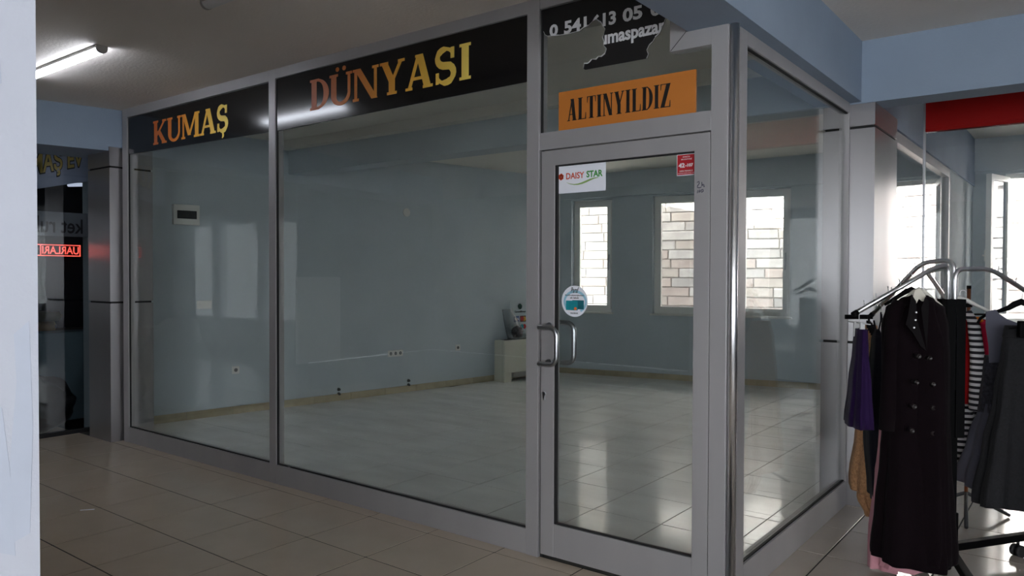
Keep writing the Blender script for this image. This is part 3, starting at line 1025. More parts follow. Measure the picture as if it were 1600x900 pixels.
for nm, tx, bd, xa, xb, za, zb in (('digits', '0', 0.035, -1.020, -0.966, 2.828, 2.892), ('digits', '541', 0.035, -0.926, -0.786, 2.826, 2.894),
                                   ('digits', '613', 0.035, -0.752, -0.612, 2.820, 2.890), ('digits', '05', 0.035, -0.573, -0.463, 2.818, 2.886),
                                   ('digits', '0', 0.035, -0.418, -0.364, 2.815, 2.88), ('web_address', 'kumaspazar', 0.03, -0.742, -0.338, 2.706, 2.796)):
    t_ = fit(text_mb(tx, 1.0, bd), xa, xb, za, zb, 0.0172)
    t_.v = [Vector((p.x, 0.0166 if p.y < 0.0172 else 0.0178, p.z)) for p in t_.v]
    try:
        pc = clip_text(t_)
        if len(pc.v) < 6:
            pc = t_
    except Exception:
        pc = t_
    link(nm, pc, M['white_ink'], TF)

# ------------------------------------------------------------------ stickers on the door glass
yS = 0.0275
ST = thing('door_sticker', 'white sheet reading DAISY STAR at the top of the door glass', 'sticker', (-0.82, yS, 1.98))
link('sheet', B(-0.972, -0.672, yS - 0.001, yS, 1.983, 2.137), M['paper'], ST)
orange = mat('orange_red_print', (196, 72, 34), 0.5)
green = mat('green_print', (52, 140, 52), 0.5)
link('print', fit(text_mb('DAISY', 1, 0.02), -0.915, -0.802, 2.056, 2.090, yS - 0.0012), orange, ST)['label'] = 'orange word'
link('print', fit(text_mb('STAR', 1, 0.03), -0.788, -0.690, 2.057, 2.092, yS - 0.0012), green, ST)['label'] = 'green word'
fl = MB()
for k in range(6):
    a = k * pi / 3 + 0.4
    c = (-0.947 + 0.0095 * cos(a), 2.072 + 0.0105 * sin(a))
    fl.prism([(c[0] + 0.008 * cos(q * pi / 5), c[1] + 0.008 * sin(q * pi / 5)) for q in range(10)], yS - 0.0018, yS - 0.0009, lambda u, v, q: (u, q, v))
link('flower', fl, mat('red_petal_print', (206, 66, 28), 0.5), ST)
sw = MB()
for q in stroke([(-0.912, 2.040), (-0.89, 2.031), (-0.865, 2.026), (-0.84, 2.026), (-0.815, 2.030), (-0.79, 2.037), (-0.765, 2.045), (-0.74, 2.051), (-0.715, 2.053)],
                [0.001, 0.003, 0.005, 0.007, 0.009, 0.010, 0.009, 0.006, 0.002]):
    sw.prism(q, yS - 0.0018, yS - 0.0009, lambda u, v, q_: (u, q_, v))
link('swoosh', sw, mat('leaf_green_print', (138, 170, 100), 0.5), ST)

RS = thing('number_plate', 'small red plate with the white number 42-107 at the top of the door glass', 'plate', (-0.227, yS, 2.03))
link('sheet', B(-0.277, -0.180, yS - 0.001, yS, 2.026, 2.128), M['paper'], RS)
link('red_field', B(-0.274, -0.182, yS - 0.0016, yS - 0.001, 2.030, 2.125), M['red_sign'], RS)
pr = MB()
for tx, xa, xb, za, zb, bd in (('AMASYA', -0.247, -0.209, 2.111, 2.118, 0.0), ('BELEDİYESİ', -0.254, -0.200, 2.100, 2.108, 0.0), ('42', -0.268, -0.236, 2.064, 2.086, 0.04),
                               ('-107', -0.233, -0.193, 2.066, 2.082, 0.04), ('DERE MAHALLE', -0.262, -0.194, 2.044, 2.051, 0.0),
                               ('MUSTAFA KEMAL PAŞA CAD', -0.271, -0.185, 2.034, 2.039, 0.0)):
    t_ = fit(text_mb(tx, 1, bd), xa, xb, za, zb, yS - 0.0018)
    pr.add(t_.v, t_.f)
link('print', pr, M['white_ink'], RS)['kind'] = 'stuff'

RD = thing('round_sticker', 'round white card advert sticker above the door handle', 'sticker', (-0.858, yS, 1.33))
disc = lambda cx, cz, rx, rz, n=40: [(cx + rx * cos(2 * pi * k / n), cz + rz * sin(2 * pi * k / n)) for k in range(n)]
yp = lambda u, v, q: (u, q, v)
link('disc', MB().prism(disc(-0.8585, 1.408, 0.082, 0.083), yS - 0.001, yS, yp), M['paper'], RD)
swirl = MB()
for q in arc_band(-0.855, 1.405, 0.073, 0.062, 0.012, 0.014, -60, 225, 24):
    swirl.prism(q, yS - 0.0016, yS - 0.0009, yp)
link('ring_print', swirl, mat('pale_blue_print', (150, 196, 216), 0.5), RD)
teal = mat('teal_card_print', (20, 130, 140), 0.5, 0, 0.15, 40)
teal2 = mat('deep_teal_card_print', (14, 92, 104), 0.5, 0, 0.15, 40)
link('card_print', B(-0.872, -0.800, yS - 0.0020, yS - 0.0014, 1.366, 1.414), teal2, RD)
link('card_print', B(-0.912, -0.838, yS - 0.0026, yS - 0.0019, 1.360, 1.411), teal, RD)
link('card_mark', MB().prism(disc(-0.852, 1.369, 0.009, 0.008, 14), yS - 0.0030, yS - 0.0025, yp), mat('orange_print', (226, 106, 50), 0.5), RD)
pr = MB()
for tx, xa, xb, za, zb, sh in (('Paraf', -0.882, -0.832, 1.452, 1.482, 0.3), ("Paraf'la alışverişlerinize", -0.918, -0.800, 1.434, 1.444, 0), ('ek taksit', -0.886, -0.832, 1.422, 1.431, 0),
                               ('HALKBANK', -0.884, -0.836, 1.341, 1.348, 0)):
    t_ = fit(text_mb(tx, 1, 0.015, shear=sh), xa, xb, za, zb, yS - 0.0012)
    pr.add(t_.v, t_.f)
link('print', pr, M['black_ink'], RD)['kind'] = 'stuff'

# handwriting on the door stile
hw = MB()
for pts in ([(-0.161, 1.985), (-0.153, 1.990), (-0.151, 1.980), (-0.160, 1.968), (-0.160, 1.961), (-0.150, 1.959), (-0.141, 1.962)],
            [(-0.139, 1.985), (-0.138, 1.965), (-0.134, 1.975), (-0.129, 1.974), (-0.128, 1.961), (-0.125, 1.964)],
            [(-0.161, 1.935), (-0.157, 1.950), (-0.153, 1.936), (-0.149, 1.953), (-0.147, 1.938)],
            [(-0.137, 1.951), (-0.143, 1.945), (-0.139, 1.937), (-0.132, 1.941), (-0.132, 1.950), (-0.138, 1.951)]):
    hw.tube([(x, 0.0035, z_) for x, z_ in pts], 0.0017, 5)
tag(link('handwriting', hw, mat('blue_marker', (24, 26, 66), 0.6)), 'blue marker scribble R4 NO on the door stile', 'writing')

# ------------------------------------------------------------------ ceiling lamps
def batten(label, x0, x1, y, zc, on, rz=0.0):
    c = Vector(((x0 + x1) / 2, y, zc))
    root = thing('ceiling_lamp', label, 'lamp', c, 'batten lamps under the ceilings')
    L = (x1 - x0) / 2
    body = MB().prism([(-0.038, 0), (0.038, 0), (0.038, -0.012), (0.030, -0.024), (-0.030, -0.024), (-0.038, -0.012)], x0, x1, lambda u, v, q: (q, y + u, zc + v))
    link('housing', body, M['lamp_body'], root)
    prof = [(0.034 * cos(a), -0.020 - 0.030 * sin(a)) for a in [pi * k / 10 for k in range(11)]]
    link('diffuser', MB().prism(prof, x0 + 0.012, x1 - 0.012, lambda u, v, q: (q, y + u, zc + v)), M['lamp_on'] if on else M['lamp_off'], root)
    cap = [(0.036 * cos(a), -0.018 - 0.034 * sin(a)) for a in [pi * k / 10 for k in range(11)]] + [(-0.036, 0), (0.036, 0)]
    for xa, xb in ((x0 - 0.006, x0 + 0.012), (x1 - 0.012, x1 + 0.006)):
        link('end_cap', MB().prism(cap, xa, xb, lambda u, v, q: (q, y + u, zc + v)), M['lamp_body'], root)
    return root


batten('lit white batten lamp under the passage ceiling', -5.10, -3.87, -1.03, 3.045, True)
batten('unlit batten lamp cut by the top edge, in line with the lit one', -2.55, -1.32, -1.07, 3.045, False)
batten('unlit batten lamp on the rear ceiling of the empty shop', -3.15, -1.9, 3.15, 3.13, False)

# ------------------------------------------------------------------ things on the left shop wall
def on_left(y, n=0.0, z_=0.0):
    k = (y - LY0) / LD.y
    return LO + LD * k + LN * n + UZ * z_


def wall_box(mb, yc, zc, wd, ht, n0, n1, bev=0.003):
    return mb.frame_box(on_left(yc), LD, LN, UZ, (-wd / 2, wd / 2), (n0, n1), (zc - ht / 2, zc + ht / 2), bev)


def lplane(px, py):
    """point of the left shop wall seen at a pixel: returns y and z"""
    d = FWD + RIGHT * ((px - 800) / FPX) - UP * ((py - 450) / FPX)
    t_ = (LO - CAM).dot(LN) / d.dot(LN)
    p = CAM + d * t_
    return p.y, p.z


BB = thing('breaker_box', 'white electrical breaker box high on the left shop wall', 'breaker box', on_left(lplane(289, 336)[0], 0, lplane(289, 336)[1] - 0.09))
yy, zz = lplane(289, 336)
link('housing', wall_box(MB(), yy, zz, 0.27, 0.21, 0, 0.055, 0.006), M['plastic'], BB)
link('door', wall_box(MB(), yy, zz, 0.20, 0.085, 0.055, 0.063, 0.003), mat('smoked_plastic', (58, 60, 60), 0.25), BB)
for k in range(7):
    pass
br = MB()
for k in range(8):
    br.frame_box(on_left(yy), LD, LN, UZ, (-0.085 + k * 0.021, -0.069 + k * 0.021), (0.063, 0.066), (zz - 0.028, zz + 0.028), 0.001)
link('breaker_row', br, M['dark_plastic'], BB)
yy, zz = lplane(319, 476)
BP = thing('blank_plate', 'white blank cover plate at eye level on the left shop wall', 'cover plate', on_left(yy, 0, zz - 0.04))
link('plate', wall_box(MB(), yy, zz, 0.165, 0.088, 0, 0.008, 0.003), M['plastic'], BP)
for dy in (-0.05, 0.05):
    link('screw', wall_box(MB(), yy + dy, zz, 0.008, 0.008, 0.008, 0.0095, 0), M['steel'], BP)


def socket(px, py, n, label):
    y_, z_ = lplane(px, py)
    root = thing('wall_socket', label, 'socket', on_left(y_, 0, z_ - 0.045), 'sockets on the left shop wall')
    link('plate', wall_box(MB(), y_, z_, 0.075 * n + 0.008, 0.083, 0, 0.010, 0.003), M['plastic'], root)
    for k in range(n):
        c = on_left(y_) + LD * ((k - (n - 1) / 2) * 0.075) + UZ * z_
        m2 = MB()
        rr = [c + LD * (0.021 * cos(a)) + UZ * (0.021 * sin(a)) for a in [2 * pi * q / 16 for q in range(16)]]
        m2.add([p + LN * 0.0095 for p in rr] + [p + LN * 0.012 for p in rr],
               [tuple(range(15, -1, -1)), tuple(range(16, 32))] + [(q, (q + 1) % 16, 16 + (q + 1) % 16, 16 + q) for q in range(16)])
        link('insert', m2, mat('socket_grey', (90, 90, 88), 0.5) if 'socket_grey' not in bpy.data.materials else bpy.data.materials['socket_grey'], root)
    return root


socket(368, 578, 1, 'single wall socket low on the left wall behind the first bay')
socket(617.5, 552, 3, 'triple wall socket in the middle of the left shop wall')
socket(715, 543, 1, 'single wall socket nearest the cream radiator cabinet')
y_, z_ = lplane(635, 332)
rr = [on_left(y_) + LD * (0.055 * cos(a)) + UZ * (z_ + 0.055 * sin(a)) for a in [2 * pi * q / 28 for q in range(28)]]
bc = MB().add(rr + [p + LN * 0.008 for p in rr], [tuple(range(27, -1, -1)), tuple(range(28, 56))] + [(q, (q + 1) % 28, 28 + (q + 1) % 28, 28 + q) for q in range(28)])
tag(link('round_cover', bc, M['plastic']), 'round white blanking cover high on the left shop wall', 'cover plate')
for px, py, lab in ((529, 612, 'pair of capped pipe stubs low on the left wall, farther from the cabinet'), (638, 598, 'pair of capped pipe stubs low on the left wall, nearer the cabinet')):
    y_, z_ = lplane(px, py)
    m2 = MB()
    for dz in (-0.028, 0.028):
        c = on_left(y_, 0, z_ + dz)
        m2.tube([c, c + LN * 0.03], 0.014, 10)
        m2.tube([c + LN * 0.001, c + LN * 0.004], 0.022, 10)
    tag(link('pipe_stub', m2, mat('dull_pipe', (70, 72, 72), 0.5)), lab, 'pipe', 'pipe stubs on the left shop wall')
y_, z_ = lplane(497, 497)  # thin rectangle, slightly paler than the wall
tag(link('wall_patch', wall_box(MB(), y_, z_ - 0.02, 0.60, 1.02, 0, 0.004, 0.001), mat('paler_plaster', (194, 203, 208), 0.85)),
    'faint paler rectangle on the left shop wall', 'wall patch')

# fan coil cabinet with its bag and card sheet
FC = thing('radiator_cabinet', 'cream fan coil cabinet standing against the left shop wall', 'cabinet', on_left(5.6, 0.15, 0))
k0, k1 = (5.20 - LY0) / LD.y, (6.30 - LY0) / LD.y
d0, d1 = 0.05, 0.27
link('body', MB().frame_box(LO, LD, LN, UZ, (k0, k1), (d0, d1), (0.13, 0.60), 0.008), M['cabinet'], FC)
for a, b in ((k0, k0 + 0.14), (k1 - 0.14, k1)):
    link('leg', MB().frame_box(LO, LD, LN, UZ, (a, b), (d0, d1 - 0.002), (0.0, 0.14), 0.004), M['cabinet'], FC)
link('corner_trim', MB().frame_box(LO, LD, LN, UZ, (k0 - 0.001, k0 + 0.004), (d1 - 0.05, d1 - 0.046), (0.01, 0.59)), mat('darker_cream', (150, 148, 136), 0.6), FC)  # thin line in a darker cream than the body
gr = MB()
for k in range(14):
    gr.frame_box(LO, LD, LN, UZ, (k0 + 0.07 + 0.07 * k, k0 + 0.125 + 0.07 * k), (d0 + 0.05, d1 - 0.05), (0.596, 0.604))
link('grille', gr, M['dark_plastic'], FC)
link('pipe_box', MB().frame_box(LO, LD, LN, UZ, (k0 + 0.25, k1 - 0.25), (d0 + 0.03, d1 - 0.06), (0.05, 0.12), 0.004), mat('dull_white', (186, 184, 176), 0.6), FC)

yc = 5.70
PG = thing('card_poster', 'clear sheet with card logos standing on the cabinet', 'poster', on_left(yc, 0.06, 0.61))
pk = (yc - LY0) / LD.y
pf = lambda u, v, q: LO + LD * (pk + u) + LN * (0.075 + q - 0.05 * (v)) + UZ * (0.606 + v)
link('sheet', MB().prism([(-0.2, 0), (0.22, 0), (0.22, 0.56), (-0.2, 0.56)], 0, 0.004, pf), mat('pale_sheet', (176, 186, 192), 0.35), PG)
link('emblem', MB().prism(disc(0.005, 0.465, 0.04, 0.04, 20), 0.004, 0.006, pf), mat('dark_green_print', (24, 60, 50), 0.5), PG)


def onposter(tx, u0, u1, v0, v1, bold, m, lab=None):
    t2 = text_mb(tx, 1, bold)
    lo = [min(p[i] for p in t2.v) for i in range(2)]
    hi = [max(p[i] for p in t2.v) for i in range(2)]
    t2.v = [pf(u0 + (p.x - lo[0]) / (hi[0] - lo[0]) * (u1 - u0), v0 + (p.y - lo[1]) / (hi[1] - lo[1]) * (v1 - v0), 0.0065 + p.z) for p in t2.v]
    return link('print', t2, m, PG)


onposter('GarantiBonus', -0.11, 0.12, 0.375, 0.405, 0.03, M['black_ink'])
link('card_print', MB().prism([(-0.13, 0.235), (-0.02, 0.235), (-0.02, 0.325), (-0.13, 0.325)], 0.004, 0.006, pf), mat('card_blue', (40, 70, 120), 0.5), PG)
onposter('VISA', -0.12, -0.03, 0.262, 0.298, 0.03, M['white_ink'])
link('card_print', MB().prism([(0.0, 0.235), (0.12, 0.235), (0.12, 0.325), (0.0, 0.325)], 0.004, 0.006, pf), mat('card_brown', (96, 40, 36), 0.5), PG)
link('card_disc', MB().prism(disc(0.085, 0.28, 0.036, 0.034, 18), 0.006, 0.008, pf), mat('card_yellow', (210, 160, 60), 0.5), PG)
link('card_disc', MB().prism(disc(0.04, 0.28, 0.036, 0.034, 18), 0.008, 0.0095, pf), mat('card_red', (170, 44, 40), 0.5), PG)
link('card_print', MB().prism([(-0.13, 0.12), (-0.02, 0.12), (-0.02, 0.21), (-0.13, 0.21)], 0.004, 0.006, pf), mat('card_grey', (190, 192, 190), 0.5), PG)
onposter('VISA', -0.11, -0.04, 0.15, 0.178, 0.02, mat('card_navy', (30, 44, 84), 0.5))
link('card_disc', MB().prism(disc(0.085, 0.165, 0.036, 0.036, 18), 0.004, 0.006, pf), mat('card_scarlet', (184, 44, 44), 0.5), PG)
link('card_disc', MB().prism(disc(0.035, 0.165, 0.036, 0.036, 18), 0.006, 0.0075, pf), mat('card_teal', (50, 140, 150), 0.5), PG)


# crumpled see-through bag on the cabinet
def lumpy(c, rx, ry, rz, amp, seed, n=28, k=16, flat=True):
    rnd = random.Random(seed)
    phs = [(rnd.uniform(2, 7), rnd.uniform(0, 6), rnd.uniform(2, 6), rnd.uniform(0, 6)) for _ in range(5)]
    rings = []
    for j in range(k + 1):
        th = pi * (0.02 + 0.96 * j / k) - pi / 2
        rg = []
        for i in range(n):
            a = 2 * pi * i / n
            f = 1 + amp * sum(sin(p[0] * a + p[1]) * sin(p[2] * th * 1.3 + p[3]) for p in phs) / 2
            z_ = sin(th) * rz * f
            if flat:
                z_ = max(z_, -rz * 0.92)
            rg.append(Vector(c) + Vector((cos(a) * cos(th) * rx * f, sin(a) * cos(th) * ry * f, z_)))
        rings.append(rg)
    return MB().loft(rings)


bagp = on_left(5.44, 0.17, 0)
m_bag = glass_mat('plastic_film', (0.86, 0.87, 0.88), 3.0)
BG = thing('plastic_bag', 'clear crumpled plastic bag lying on the cream cabinet', 'bag', bagp + UZ * 0.606)
rings = []
for j in range(15):
    t_ = j / 14
    cc = bagp + LD * (0.10 * (1 - t_) - 0.10 * t_) + LN * 0.0 + UZ * (0.612 + 0.43 * t_)
    wv = (0.19 * (1 - 0.55 * t_), 0.08 * (1 - 0.45 * t_))
    rings.append([cc + LD * (wv[0] * cos(a) * (1 + 0.13 * sin(5 * a + 3 * t_))) + LN * (wv[1] * sin(a) * (1 + 0.16 * sin(4 * a + 5 * t_)))
                  for a in [2 * pi * i / 24 for i in range(24)]])
link('film', MB().loft(rings), m_bag, BG)
link('contents', lumpy(bagp + LD * 0.10 + UZ * 0.70, 0.09, 0.06, 0.085, 0.18, 5), mat('grey_contents', (112, 104, 106), 0.7, 0, 0.4, 30), BG)

# ------------------------------------------------------------------ litter and a white floor strip
def scrap(name, label, cat, c, wd, dp, m, rot=0.0, amp=0.004, n=8):
    mb = MB()
    for side in (0, 1):
        o = len(mb.v)
        for j in range(n + 1):
            for i in range(n + 1):
                u, v_ = (i / n - 0.5) * wd, (j / n - 0.5) * dp
                z_ = 0.002 + amp * (1 + sin(i * 1.9 + j * 0.7) * cos(j * 1.3 + i * 0.4)) + 0.0008 * side
                mb.v.append(Vector(c) + Vector((u * cos(rot) - v_ * sin(rot), u * sin(rot) + v_ * cos(rot), z_)))
        for j in range(n):
            for i in range(n):
                mb.f.append((o + j * (n + 1) + i, o + j * (n + 1) + i + 1, o + (j + 1) * (n + 1) + i + 1, o + (j + 1) * (n + 1) + i))
                mb.sm.append(False)
    return tag(link(name, mb, m), label, cat)


def leaflet_mat():
    m, nt, b = new_mat('leaflet_print')
    tc = nt.nodes.new('ShaderNodeTexCoord')
    n = nt.nodes.new('ShaderNodeTexNoise')
    n.inputs['Scale'].default_value = 14
    nt.links.new(tc.outputs['Object'], n.inputs['Vector'])
    r = nt.nodes.new('ShaderNodeValToRGB')
    r.color_ramp.interpolation = 'CONSTANT'
    r.color_ramp.elements[0].color = (*lin((70, 130, 160)), 1)
    e = r.color_ramp.elements.new(0.5)
    e.color = (*lin((150, 190, 205)), 1)
    r.color_ramp.elements[2].position = 0.6
    r.color_ramp.elements[2].color = (*lin((205, 212, 214)), 1)
    nt.links.new(n.outputs['Fac'], r.inputs[0])
    nt.links.new(r.outputs[0], b.inputs['Base Color'])
    return m


scrap('leaflet', 'crumpled blue and white leaflet on the shop floor just inside the door', 'leaflet', (-0.36, 0.16, 0.0), 0.30, 0.13, leaflet_mat(), 0.05, 0.018, 9)
scrap('floor_strip', 'short white strip on the passage floor', 'scrap', at(134, 4.95) , 0.085, 0.016, M['paper'], YAW + 0.25, 0.0005, 4)  # flat white strip laid on the passage tiles
scrap('paper_scrap', 'tiny white scrap on the shop floor inside the left bay', 'scrap', (-4.75, 0.42, 0.0), 0.03, 0.03, M['paper'], 0.3, 0.002, 4)
scrap('paper_scrap', 'white scrap on the bottom rail at the left end of the wide bay', 'scrap', (-3.30, 0.020, 0.141), 0.06, 0.018, M['paper'], 0.0, 0.002, 4)

# ------------------------------------------------------------------ red fascia and glass screen at right
RF = tag(link('red_fascia', B(0.285, 2.6, 3.17, 3.23, 2.645, 2.90, 0.004).box(0.285, 2.6, 3.165, 3.235, 2.645, 2.672, 0.003), M['red_fascia']),
         'plain red shop fascia board hanging below the cross beam', 'sign')
GS = thing('glass_screen', 'frameless glass screen under the red fascia, thin steel edge', 'screen', (1.0, 3.2, 0))
link('edge_strip', B(0.268, 0.284, 3.185, 3.215, 0.0, 2.90, 0.002), M['steel'], GS)
link('pane', B(0.284, 1.15, 3.196, 3.204, 0.0, 2.643), M['glass_clear'], GS)

# ------------------------------------------------------------------ dark shop at left
XL = -6.50
DG = thing('window_13', 'dark shop window at the far left behind the clad column', 'window', (XL, -0.8, 0), None, 'structure')
link('pane', B(XL - 0.004, XL + 0.004, -2.4, 0.12, 0.02, 2.70), M['glass_dark'], DG)
link('bottom_rail', B(XL - 0.02, XL + 0.03, -2.4, 0.12, 0.0, 0.035), M['frame_dark'], DG)
M['dim_board'] = mat('grey_banner', (176, 180, 204), 0.6)


def lquad(u, v, w_, c):
    """map the unit square onto a quad of the plane just behind the dark glass (y, z corners bl br tr tl)"""
    y = (c[0][0] * (1 - u) + c[1][0] * u) * (1 - v) + (c[3][0] * (1 - u) + c[2][0] * u) * v
    z_ = (c[0][1] * (1 - u) + c[1][1] * u) * (1 - v) + (c[3][1] * (1 - u) + c[2][1] * u) * v
    return Vector((XL - 0.03 + w_, y, z_))


BN = thing('banner', 'grey banner with gold letters AŞ EV hung in the dark shop window', 'banner', (XL - 0.03, -0.3, 2.3))
cq = [(-0.75, 2.25), (0.10, 2.47), (0.10, 2.70), (-0.75, 2.70)]
link('board', MB().prism([(0, 0), (1, 0), (1, 1), (0, 1)], -0.012, 0.0, lambda u, v, w_: lquad(u, v, w_, cq)), M['dim_board'], BN)


def warp_text(parent, txt, y0, y1, b0, b1, t0, t1, m, bold, xo, name='letters', mirror=False, depth=0.002):
    t2 = text_mb(txt, 1, bold)
    lo = [min(p[i] for p in t2.v) for i in range(2)]
    hi = [max(p[i] for p in t2.v) for i in range(2)]
    out = []
    for p in t2.v:
        u = (p.x - lo[0]) / (hi[0] - lo[0])
        v = (p.y - lo[1]) / (hi[1] - lo[1])
        if mirror:
            u = 1 - u
        bb, tt = b0 + (b1 - b0) * u, t0 + (t1 - t0) * u
        out.append(Vector((xo + (depth if p.z > 0 else 0), y0 + (y1 - y0) * u, bb + (tt - bb) * v)))
    t2.v = out
    return link(name, t2, m, parent)


gold_d = mat('dull_gold_print', (226, 190, 96), 0.5)
warp_text(BN, 'KUMAŞ EV', -0.655, -0.005, 2.325, 2.545, 2.69, 2.77, M['black_ink'], 0.06, XL - 0.028)
warp_text(BN, 'KUMAŞ EV', -0.645, -0.015, 2.34, 2.555, 2.68, 2.76, gold_d, 0.02, XL - 0.025)
LB = thing('led_sign', 'red LED text board with reversed letters in the dark shop window', 'LED sign', (XL - 0.05, -0.25, 1.72))  # glowing board, its text mirrored
link('board', B(XL - 0.06, XL - 0.03, -0.50, -0.035, 1.705, 1.825), M['dark_plastic'], LB)
bdr = MB()
bdr.box(XL - 0.03, XL - 0.026, -0.49, -0.045, 1.812, 1.820).box(XL - 0.03, XL - 0.026, -0.49, -0.045, 1.710, 1.718)
bdr.box(XL - 0.03, XL - 0.026, -0.49, -0.482, 1.712, 1.818).box(XL - 0.03, XL - 0.026, -0.053, -0.045, 1.712, 1.818)
link('border', bdr, M['led'], LB)
warp_text(LB, 'UARLARI', -0.385, -0.06, 1.730, 1.730, 1.803, 1.803, M['led'], 0.012, XL - 0.029, 'letters', True)
link('dot', B(XL - 0.03, XL - 0.026, -0.455, -0.43, 1.755, 1.772).box(XL - 0.03, XL - 0.026, -0.402, -0.395, 1.722, 1.81), M['led'], LB)
MS = thing('window_lettering', 'dark reversed lettering modelled as a sign reflection across the dark shop window', 'lettering', (XL - 0.01, -0.25, 1.88))
link('board', B(XL - 0.022, XL - 0.016, -0.56, 0.02, 1.90, 2.13), mat('translucent_band', (128, 130, 138), 0.5), MS)
warp_text(MS, 'ket ruh', -0.48, -0.03, 1.93, 1.93, 2.09, 2.07, mat('dark_lettering', (26, 24, 30), 0.6), 0.012, XL - 0.012, 'letters', True)  # mirrored letters modelled in place of a sign's reflection in the glass
# things inside, dim
M['bag_black'] = mat('black_bag', (16, 16, 20), 0.35)
tag(link('display_box', B(-7.56, -7.22, -0.30, 0.45, 0.0, 0.93, 0.01), mat('grey_blue_panel', (110, 128, 138), 0.5)), 'pale grey box panel inside the dark shop', 'box')
tag(link('covered_heap', lumpy((-6.86, -0.33, 0.26), 0.28, 0.34, 0.28, 0.1, 3), M['bag_black']), 'black covered heap on the floor of the dark shop', 'heap')
tag(link('covered_heap', lumpy((-6.98, -1.12, 0.5), 0.34, 0.36, 0.55, 0.08, 9), M['bag_black']), 'taller black heap at the left edge of the dark shop', 'heap')
rolls = [((150, 110, 40), 'ochre'), ((176, 140, 60), 'yellow'), ((120, 40, 70), 'magenta'), ((90, 80, 50), 'olive'), ((140, 130, 110), 'cream'), ((90, 50, 30), 'brown')]
for k, (c, nm) in enumerate(rolls):
    root = thing('fabric_roll', '%s fabric roll leaning on the stack in the dark shop' % nm, 'fabric roll', (-7.8 - 0.125 * (k % 3), -0.5, 0.90 + 0.115 * (k // 3)), 'fabric rolls in the dark shop')
    a = Vector((-7.8 - 0.125 * (k % 3), -0.75 + 0.06 * (k % 2), 0.957 + 0.113 * (k // 3)))
    b = a + Vector((0.0, 0.95, 0.0))
    link('cloth', MB().tube([a, b], 0.055, 14), mat('%s_fabric' % nm, c, 0.8, 0, 0.15, 12), root)
    dr = (b - a).normalized()
    link('core', MB().tube([a - dr * 0.03, b + dr * 0.03], 0.018, 8), mat('%s_card_core' % nm, (120, 100, 80), 0.8), root)
tag(link('shelf_table', B(-8.4, -7.62, -1.4, 0.9, 0.84, 0.90, 0.004).box(-8.35, -8.3, -1.35, -1.3, 0, 0.84).box(-7.7, -7.65, -1.35, -1.3, 0, 0.84)
         .box(-7.7, -7.65, 0.8, 0.85, 0, 0.84).box(-8.35, -8.3, 0.8, 0.85, 0, 0.84), mat('dark_wood', (58, 44, 34), 0.6)), 'dark table carrying fabric rolls in the dark shop', 'table')
dl = thing('ceiling_lamp', 'small tube lamp glowing inside the dark shop', 'lamp', (-8.2, 0.9, 2.62))
link('tube', MB().tube([(-8.6, 0.70, 2.62), (-8.0, 1.02, 2.62)], 0.022, 10), emis('dim_tube', (0.75, 0.8, 1.0), 0.9), dl)
link('housing', MB().tube([(-8.62, 0.70, 2.66), (-7.98, 1.03, 2.66)], 0.02, 8), M['lamp_body'], dl)
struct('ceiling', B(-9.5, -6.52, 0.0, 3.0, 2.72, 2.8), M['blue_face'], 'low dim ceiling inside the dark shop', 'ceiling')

# ------------------------------------------------------------------ clothes rack
RK = at(1487, 4.02)
RKZ = lambda py, d=4.02: zat(py, d)
CR = thing('clothes_rack', 'black and chrome four arm clothes rack hung with garments at right', 'clothes rack', RK)
# lateral and depth axes of the view, on the floor
EX = Vector((RIGHT.x, RIGHT.y, 0)).normalized()
EY = Vector((FWD.x, FWD.y, 0)).normalized()
ztop_sleeve = zat(466, 4.02)
post = MB()
for dx, dy in ((-0.026, -0.026), (0.026, -0.026), (-0.026, 0.026), (0.026, 0.026)):
    c = RK + EX * dx + EY * dy
    post.frame_box(c, EX, EY, UZ, (-0.024, 0.024), (-0.024, 0.024), (0.70, ztop_sleeve), 0.003)
link('sleeve', post, M['black_paint'], CR)
link('post', MB().frame_box(RK, EX, EY, UZ, (-0.027, 0.027), (-0.027, 0.027), (0.085, 0.95), 0.003)
     .frame_box(RK, EX, EY, UZ, (-0.034, 0.034), (-0.034, 0.034), (0.085, 0.30), 0.003), M['black_paint'], CR)


def bend(pts, r=0.05, n=6):
    """polyline with rounded corners"""
    pts = [Vector(p) for p in pts]
    out = [pts[0]]
    for i in range(1, len(pts) - 1):
        a, b, c = pts[i - 1], pts[i], pts[i + 1]
        rr_ = min(r, (a - b).length * 0.45, (c - b).length * 0.45)
        p, q = b + (a - b).normalized() * rr_, b + (c - b).normalized() * rr_
        for k in range(n + 1):
            t_ = k / n
            out.append(p * (1 - t_) ** 2 + b * 2 * t_ * (1 - t_) + q * t_ * t_)
    out.append(pts[-1])
    return out


def W3_(px, py, d):
    p = at(px, d)
    return Vector((p.x, p.y, zat(py, d)))


